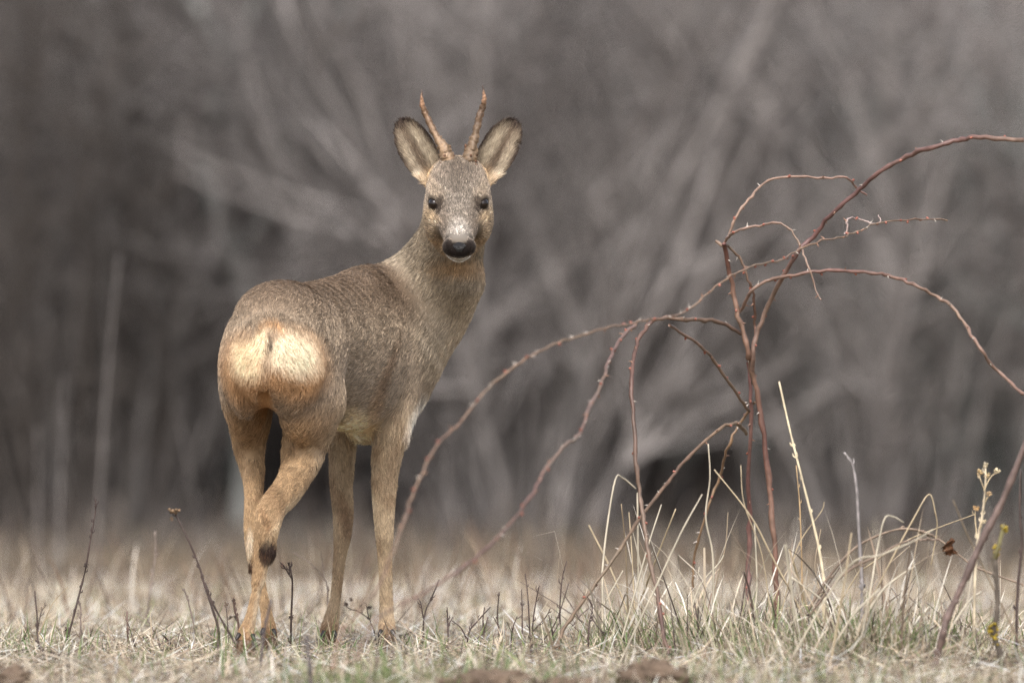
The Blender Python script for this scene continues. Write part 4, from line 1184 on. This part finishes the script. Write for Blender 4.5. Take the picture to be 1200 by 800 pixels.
# curled dead leaf caught on the runner
def dead_leaf(label, px, py, Y, size, seed, c):
    r = rng_of(seed); n = 13
    u, v = np.meshgrid(np.linspace(-1, 1, n), np.linspace(-1, 1, n))
    w_ = (np.sqrt(np.clip(1 - v ** 2, 0, 1)) * 0.7 + 0.06) * (1 + 0.25 * (np.arange(n) % 2)[:, None] * np.abs(u))
    nz = vnoise(u * 1.7 + 5, v * 1.7, seed) - 0.5; nz2 = vnoise(u * 3.5, v * 3.5 + 9, seed + 1) - 0.5
    x = u * w_; y = 0.9 * x ** 2 - 0.45 * v * np.abs(v) * 0.6 + 0.9 * nz + 0.4 * nz2
    a = np.stack([x + 0.3 * nz2, y, v * 0.9 + 0.3 * nz], -1).reshape(-1, 3) * size
    rot = np.array(Matrix.Rotation(-0.5, 3, 'Y') @ Matrix.Rotation(0.4, 3, 'X') @ Matrix.Rotation(0.9, 3, 'Z'))
    V = a @ rot.T + P(px, py, Y)
    i = np.arange(n - 1)[:, None] * n + np.arange(n - 1)[None]
    F = np.stack([i, i + 1, i + n + 1, i + n], -1).reshape(-1, 4)
    vein = 0.8 + 0.35 * np.exp(-(u / 0.12) ** 2).ravel()
    o = add_mesh("dead_leaf", mesh_np("dead_leaf", V - P(px, py, Y), F, M_LEAF, np.asarray(c)[None] * (vein * (0.7 + 0.5 * r.random(len(V))))[:, None]), loc=P(px, py, Y))
    m = o.modifiers.new("thick", 'SOLIDIFY'); m.thickness = 0.0008
    tag(o, label, "leaf")
dead_leaf("curled rusty brown dead leaf caught on the bramble runner at right", 1117, 640, -0.15, 0.019, 5, lin(112, 78, 56))

# tall blurred stems of last year standing behind, at left
r = rng_of(90)
for k, (pts, Y, rr0, lb) in enumerate([
    ([(112, 655), (118, 560), (124, 460), (132, 370), (140, 300)], 5.5, 4.2, "tallest pale blurred reed stem behind the deer's left, leaning right"),
    ([(70, 670), (70, 600), (73, 520), (76, 440)], 5.8, 4.6, "middle pale blurred reed stem at left, straight upright"),
    ([(44, 665), (44, 600), (45, 500)], 6.2, 4.0, "short pale blurred reed stem nearest the left edge"),
    ([(232, 660), (228, 590), (215, 515), (205, 470)], 7.5, 3.0, "faint blurred stem leaning left right behind the deer's rump"),
    ([(520, 640), (524, 560), (520, 480)], 7.0, 3.2, "faint pale stem blurred behind the deer's chest")]):
    weed("reed_stem", lb, "reed", [(pts, rr0 * 0.4, rr0 * 0.2, lin(118, 112, 109))], Y + 2.0, seed=91 + k)

# earth clods in the near foreground
def clod(label, px, py, Y, sx, sy, sz, seed):
    B = Build(); V, F = lathe_sphere((0, 0, 0), (1, 1, 1), None, 64, 40)
    d = V / np.linalg.norm(V, axis=1)[:, None]
    q = 0.75 + 0.5 * vnoise(d[:, 0] * 2.2 + 9 + seed, d[:, 2] * 2.2 + d[:, 1] * 1.7, seed) + 0.35 * (vnoise(d[:, 0] * 7 + 3, d[:, 2] * 7 + d[:, 1] * 5, seed + 1) - 0.5) + 0.25 * (vnoise(d[:, 0] * 17 + 3, d[:, 2] * 17 + d[:, 1] * 13, seed + 2) - 0.5)
    V = d * q[:, None] * np.array([sx, sy, sz])
    B.add(V, F, lin(102, 88, 76))
    p = P(px, py, Y); g = float(ground_h(p[0], Y)); p[2] = max(p[2] - sz * 0.8, g)
    V = B.V[0]; V[:, 2] = np.where(V[:, 2] < 0, V[:, 2] * max(1.0, (p[2] - g + 0.01) / sz), V[:, 2])
    o = add_mesh("earth_clod", B.mesh("earth_clod", M_CLOD), loc=p); tag(o, label, "clod")
clod("broad brown earth clod at the bottom edge right of the deer", 572, 790, -1.6, 0.085, 0.06, 0.034, 1)
clod("brown peaked earth clod below the foot of the rose", 766, 780, -1.5, 0.060, 0.05, 0.040, 2)
clod("small dark earth clod in the lower left corner", 6, 784, -1.4, 0.040, 0.04, 0.030, 3)
clod("low earth clod between the two larger brown clods", 668, 796, -1.5, 0.06, 0.04, 0.022, 4)
clod("flat brown earth clod to the right of the peaked clod", 838, 795, -1.4, 0.06, 0.04, 0.022, 5)

# ------------------------------------------------------------------ grass
def blades(r, root, h, wd, az_, lean, curl, col, nseg=4):
    """root (n,3); one tapered ribbon each"""
    n = len(root); t = np.linspace(0, 1, nseg + 1)
    dx, dy = np.cos(az_), np.sin(az_)
    ph = lean[:, None] + curl[:, None] * t[None] ** 1.3       # angle from vertical along the blade
    ds = h[:, None] / nseg
    hx = np.concatenate([np.zeros((n, 1)), np.cumsum(np.sin(ph[:, :-1]) * ds, 1)], 1)
    hz = np.concatenate([np.zeros((n, 1)), np.cumsum(np.cos(ph[:, :-1]) * ds, 1)], 1)
    C = np.stack([root[:, 0:1] + hx * dx[:, None], root[:, 1:2] + hx * dy[:, None], root[:, 2:3] + hz], -1)
    fa = r.random(n) * math.pi
    wv = np.stack([np.cos(fa), np.sin(fa), 0.2 * r.normal(size=n)], -1)
    ww = wd[:, None] * np.array([1.0] * nseg + [0.15])[None] * (1 - 0.55 * t[None])
    Lf = C - wv[:, None] * ww[..., None] * 0.5; Rt = C + wv[:, None] * ww[..., None] * 0.5
    V = np.stack([Lf, Rt], 2).reshape(n, -1, 3)
    m = (nseg + 1) * 2
    k = np.arange(nseg) * 2
    f = np.stack([k, k + 1, k + 3, k + 2], -1)
    F = (np.arange(n)[:, None, None] * m + f[None]).reshape(-1, 4)
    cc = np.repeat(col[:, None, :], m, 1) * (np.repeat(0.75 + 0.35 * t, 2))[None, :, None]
    return V.reshape(-1, 3), F, cc.reshape(-1, 3)

SC = np.array([lin(196, 184, 162), lin(176, 160, 136), lin(226, 217, 200), lin(142, 124, 106), lin(88, 76, 68), lin(186, 168, 142), lin(122, 132, 84), lin(98, 120, 70), lin(160, 158, 124)])
def pick_cols(r, n, green):
    g = np.broadcast_to(green, (n,))
    i = r.choice(6, n, p=[0.22, 0.19, 0.17, 0.16, 0.16, 0.10])
    gi = 6 + r.choice(3, n, p=[0.4, 0.35, 0.25])
    i = np.where(r.random(n) < g, gi, i)
    return SC[i] * np.array([0.99, 1.0, 1.045]) * (0.75 + 0.5 * r.random(n))[:, None]

r = rng_of(101)
def turf(name, n, x0, x1, y0, y1, hmin, hmax, wmin, wmax, lying, green_amt, hmul=None, bright=1.0):
    x = x0 + (x1 - x0) * r.random(n); y = y0 + (y1 - y0) * r.random(n)
    cl = vnoise(x * 3, y * 3, 21) * 0.6 + vnoise(x * 9, y * 9, 22) * 0.4
    keep = r.random(n) < 0.35 + cl
    x, y, cl = x[keep], y[keep], cl[keep]; n = len(x)
    ly = r.random(n) < lying
    h = (hmin + (hmax - hmin) * r.random(n) ** 1.6) * (0.6 + 0.8 * cl)
    if hmul is not None: h = h * np.where(ly, 1, hmul(x, y))
    h = np.where(ly, h * 1.6 + 0.03, h)
    h = h * (1 + 0.15 * np.exp(-(((x + 0.38) / 0.35) ** 2 + ((y - 0.2) / 0.5) ** 2)))
    root = np.stack([x, y, ground_h(x, y) - 0.004 + np.where(ly, 0.022 * r.random(n), 0)], 1)
    lean = np.where(ly, 1.25 + 0.3 * r.random(n), 0.55 * np.abs(r.normal(size=n)))
    curl = np.where(ly, 0.5 * r.normal(size=n), 0.9 * r.random(n))
    gz = np.clip(green_amt(x, y), 0, 1)
    col = pick_cols(r, n, np.where(ly, 0.03, gz))
    col = np.clip(col * bright, 0, 0.8)
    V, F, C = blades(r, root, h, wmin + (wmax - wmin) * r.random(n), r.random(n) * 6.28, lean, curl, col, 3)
    o = add_mesh(name, mesh_np(name, V, F, M_GRASS, C)); tag(o, kind="stuff")
gfun = lambda x, y: 0.18 + 0.7 * (vnoise(x * 2.2, y * 2.2, 33) > 0.66) * vnoise(x * 6, y * 6, 34)
turf("turf_grass", 46000, -2.4, 2.4, -3.4, 2.2, 0.02, 0.075, 0.0016, 0.0040, 0.30, gfun, None, 1.12)
turf("dead_straw", 52000, -2.4, 2.4, -3.4, 2.2, 0.03, 0.09, 0.0028, 0.0058, 1.0, lambda x, y: 0 * x, None, 1.15)
turf("meadow_grass", 50000, -4.2, 4.2, 2.0, 8.4, 0.02, 0.070, 0.003, 0.006, 0.35, lambda x, y: 0.05 + 0 * x,
     lambda x, y: 0.7 + 1.3 * np.clip(vnoise(x * 0.9, y * 0.5, 41) - 0.45, 0, 1), 1.3)
turf("edge_litter", 20000, -4.6, 4.6, 8.0, 14.5, 0.02, 0.07, 0.004, 0.007, 0.5, lambda x, y: 0.03 + 0 * x, None, 0.42)
turf("foreground_grass", 4600, -0.40, 1.25, -2.4, -1.2, 0.035, 0.095, 0.002, 0.0045, 0.25, lambda x, y: 0.15 + 0.75 * np.exp(-((x + 0.28) / 0.22) ** 2) + 0.6 * np.exp(-((x - 0.5) / 0.2) ** 2), None, 1.0)
turf("green_shoots", 2400, -1.05, 0.85, -0.5, 0.7, 0.03, 0.085, 0.0018, 0.0036, 0.0, lambda x, y: 0.75 + 0 * x, lambda x, y: 0.3 + 1.1 * (vnoise(x * 5, y * 3, 55) > 0.6), 1.0)
# loose dead bents standing over the meadow, and the brown forbs along the wood edge
def bents(name, n, y0, y1, h0, h1, w0, w1, dens, cols):
    x = r.uniform(-4.4, 4.4, n); y = r.uniform(y0, y1, n); kp = r.random(n) < dens(x, y); x, y = x[kp], y[kp]; n = len(x)
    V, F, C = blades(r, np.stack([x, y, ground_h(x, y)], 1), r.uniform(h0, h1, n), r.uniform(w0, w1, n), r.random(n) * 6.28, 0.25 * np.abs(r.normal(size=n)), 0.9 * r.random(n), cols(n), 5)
    tag(add_mesh(name, mesh_np(name, V, F, M_GRASS, C)), kind="stuff")
bents("dead_bents", 1900, 2.5, 8.0, 0.08, 0.22, 0.003, 0.006, lambda x, y: vnoise(x * 1.1, y * 0.6, 43) ** 2 * 1.3, lambda n: pick_cols(r, n, 0.0))
bents("dead_forbs", 9000, 8.2, 15.5, 0.04, 0.20, 0.003, 0.007, lambda x, y: np.clip((y - 8) / 6, 0.1, 1) * (0.3 + vnoise(x * 0.8, y * 0.8, 47)),
      lambda n: np.array([lin(92, 85, 82), lin(108, 99, 94), lin(80, 74, 72), lin(134, 123, 112)])[r.choice(4, n)] * (0.75 + 0.5 * r.random(n))[:, None])
bents("brown_forbs", 3000, 2.5, 9.0, 0.08, 0.24, 0.003, 0.007, lambda x, y: (vnoise(x * 1.2, y * 0.7, 49) > 0.62) * 1.0,
      lambda n: np.array([lin(112, 94, 80), lin(128, 106, 88), lin(92, 78, 70)])[r.choice(3, n)] * (0.75 + 0.5 * r.random(n))[:, None])

def tussock(label, px, py, Y, rx, ry, nb, nst, hmin, hmax, seed, green=0.1, straws=()):
    r = rng_of(seed)
    base = P(px, py, Y); base[2] = float(ground_h(base[0], Y)) - 0.005
    root = empty("grass_tussock", base); tag(root, label, "grass tussock", "dry grass tussocks")
    def part(n, hlo, hhi, wlo, whi, pw):
        x = base[0] + r.normal(size=n) * rx * 0.6; y = Y + r.normal(size=n) * ry * 0.6
        h = hlo + (hhi - hlo) * r.random(n) ** pw
        lean = 0.08 + 0.45 * np.abs(r.normal(size=n)); curl = 0.1 + 1.3 * r.random(n) ** 2
        kink = r.random(n) < 0.28
        az_ = np.arctan2(y - Y, x - base[0]) + 1.5 * r.normal(size=n)
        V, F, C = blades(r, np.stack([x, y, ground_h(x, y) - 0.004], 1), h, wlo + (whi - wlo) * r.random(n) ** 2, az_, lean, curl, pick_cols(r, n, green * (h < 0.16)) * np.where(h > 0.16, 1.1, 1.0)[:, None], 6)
        W_ = V.reshape(n, 7, 2, 3)                      # snapped stalks: the upper part hangs over
        for k in np.where(kink)[0]:
            q = int(r.integers(3, 6)); piv = W_[k, q].mean(0)
            R_ = np.array(Matrix.Rotation(1.2 + 1.2 * r.random(), 3, Vector((math.cos(az_[k] + 1.57), math.sin(az_[k] + 1.57), 0))))
            W_[k, q + 1:] = (W_[k, q + 1:] - piv) @ R_.T + piv
        return W_.reshape(-1, 3), F, C
    V, F, C = part(nst, 0.04, hmax * 0.45, 0.002, 0.0045, 1.8)
    o = add_mesh("undergrass", mesh_np("undergrass", V, F, M_GRASS, C), root); o["kind"] = "stuff"
    V, F, C = part(nb, hmin, hmax, 0.0025, 0.0075, 1.5)
    m = 14
    for k in range(nb):
        v = V[k * m:(k + 1) * m]; f = F[k * 6:(k + 1) * 6] - k * m
        add_mesh("blade", mesh_np("blade", v, f, M_GRASS, C[k * m:(k + 1) * m]), root)
    for pts, wpx, c in straws:
        Ys = Y + r.uniform(-0.4, 0.4)
        wpx = wpx * 0.72; c = c * 0.76 + 0.10 * c.mean()
        gy_ = 400 - (float(ground_h(P(pts[0][0], 700, Ys)[0], Ys)) - 0.01 - CAMZ) / pxm(Ys)
        if gy_ > pts[0][1] + 3:
            sl = (pts[1][0] - pts[0][0]) / (pts[1][1] - pts[0][1] - 1e-3); pts = [(pts[0][0] + np.clip(sl, -0.6, 0.6) * (gy_ - pts[0][1]), gy_)] + list(pts)
        path = px_path(pts, Ys, 0.1 * r.normal(), 0.006, 5, r); n = len(path)
        B = Build(); V, F = tube_vf(path, np.linspace(wpx * 0.5, wpx * 0.32, n) * pxm(Ys), 5)
        tn = np.repeat(0.8 + 0.35 * r.random(n), 5)[:, None]
        B.add(V, F, np.asarray(c)[None] * tn); add_mesh("straw", B.mesh("straw", M_GRASS), root)
S1, S2, S3 = lin(214, 202, 178), lin(196, 176, 142), lin(172, 152, 124)
ST_A = [([(908, 658), (880, 605), (837, 550)], 4, S2), ([(836, 700), (835, 648), (827, 605), (832, 560), (830, 520)], 4, S1), ([(760, 705), (778, 667), (800, 620), (823, 579)], 3.6, S1),
        ([(752, 700), (766, 662), (792, 596)], 4, S2), ([(748, 680), (761, 634), (775, 591)], 3.5, S1), ([(880, 740), (887, 690), (884, 612)], 4.5, S1),
        ([(832, 740), (838, 690), (850, 640), (853, 600)], 3, S3), ([(905, 735), (893, 650), (872, 590), (868, 545)], 2.5, S2), ([(920, 700), (935, 640), (962, 600), (966, 588)], 2.6, S2),
        ([(800, 750), (818, 690), (842, 660), (848, 650)], 3, S1), ([(815, 720), (790, 690), (770, 676)], 3, S1)]
ST_B = [([(936, 775), (927, 686), (920, 638)], 6.5, S1), ([(968, 795), (944, 705), (925, 643)], 5.5, S2), ([(984, 715), (990, 680), (998, 624)], 4.5, S2),
        ([(1001, 747), (1020, 705), (1044, 657), (1072, 605), (1089, 579), (1096, 600), (1098, 620), (1091, 661)], 3.6, S2), ([(1020, 690), (1027, 650), (1036, 609), (1046, 605), (1059, 612)], 3.6, S1),
        ([(1005, 672), (1014, 665), (1059, 635), (1100, 618), (1141, 603)], 3, S2), ([(990, 668), (1032, 650), (1070, 634), (1094, 620)], 3.6, S1), ([(1028, 700), (1047, 680), (1072, 663)], 5, S1),
        ([(1150, 660), (1134, 627), (1117, 586)], 3, S3), ([(1040, 795), (1066, 777), (1107, 744), (1135, 705), (1150, 693)], 6, S1), ([(1000, 735), (960, 700), (927, 676)], 5, S1),
        ([(975, 760), (1000, 720), (1030, 690)], 4.5, S1), ([(985, 800), (1010, 740), (1018, 700)], 6, S1), ([(960, 690), (955, 660), (962, 620)], 3, S3)]
ST_C = [([(706, 690), (706, 667), (711, 620), (721, 562), (730, 560), (745, 572)], 4.2, S1), ([(748, 765), (748, 680), (747, 577)], 4.5, S1), ([(735, 715), (715, 665), (690, 615)], 4.5, S2),
        ([(735, 690), (733, 640), (728, 590)], 3.5, S3), ([(742, 680), (740, 640), (737, 600)], 3.2, S2), ([(690, 740), (712, 700), (730, 668)], 3, S1)]
tussock("broad dry tussock around the foot of the red rose stems", 860, 760, 0.1, 0.22, 0.20, 140, 1900, 0.10, 0.34, 201, 0.5, ST_A)
tussock("wide tangled straw tussock to the right of the rose", 1010, 765, -0.3, 0.20, 0.20, 160, 2200, 0.10, 0.32, 202, 0.4, ST_B)
tussock("thin straw tussock left of the rose behind the drooping cane", 735, 755, 0.6, 0.13, 0.2, 26, 240, 0.12, 0.30, 203, 0.1, ST_C)
tussock("low flattened tussock under the leaning foreground cane", 1110, 770, 0.2, 0.16, 0.2, 60, 500, 0.08, 0.22, 204, 0.1)
tussock("blurred green sprouting tuft before the forelegs", 430, 790, -1.3, 0.22, 0.2, 90, 500, 0.07, 0.13, 205, 0.8)
tussock("blurred green tuft between the deer and the drooping rose canes", 560, 790, -1.2, 0.14, 0.2, 50, 300, 0.06, 0.12, 208, 0.6)
tussock("small pale tuft of grass behind the left weeds", 195, 757, 0.3, 0.06, 0.08, 24, 90, 0.06, 0.12, 206, 0.1)
tussock("little green tuft at the left edge of the turf", 25, 770, 0.0, 0.04, 0.06, 20, 60, 0.05, 0.09, 207, 0.7)
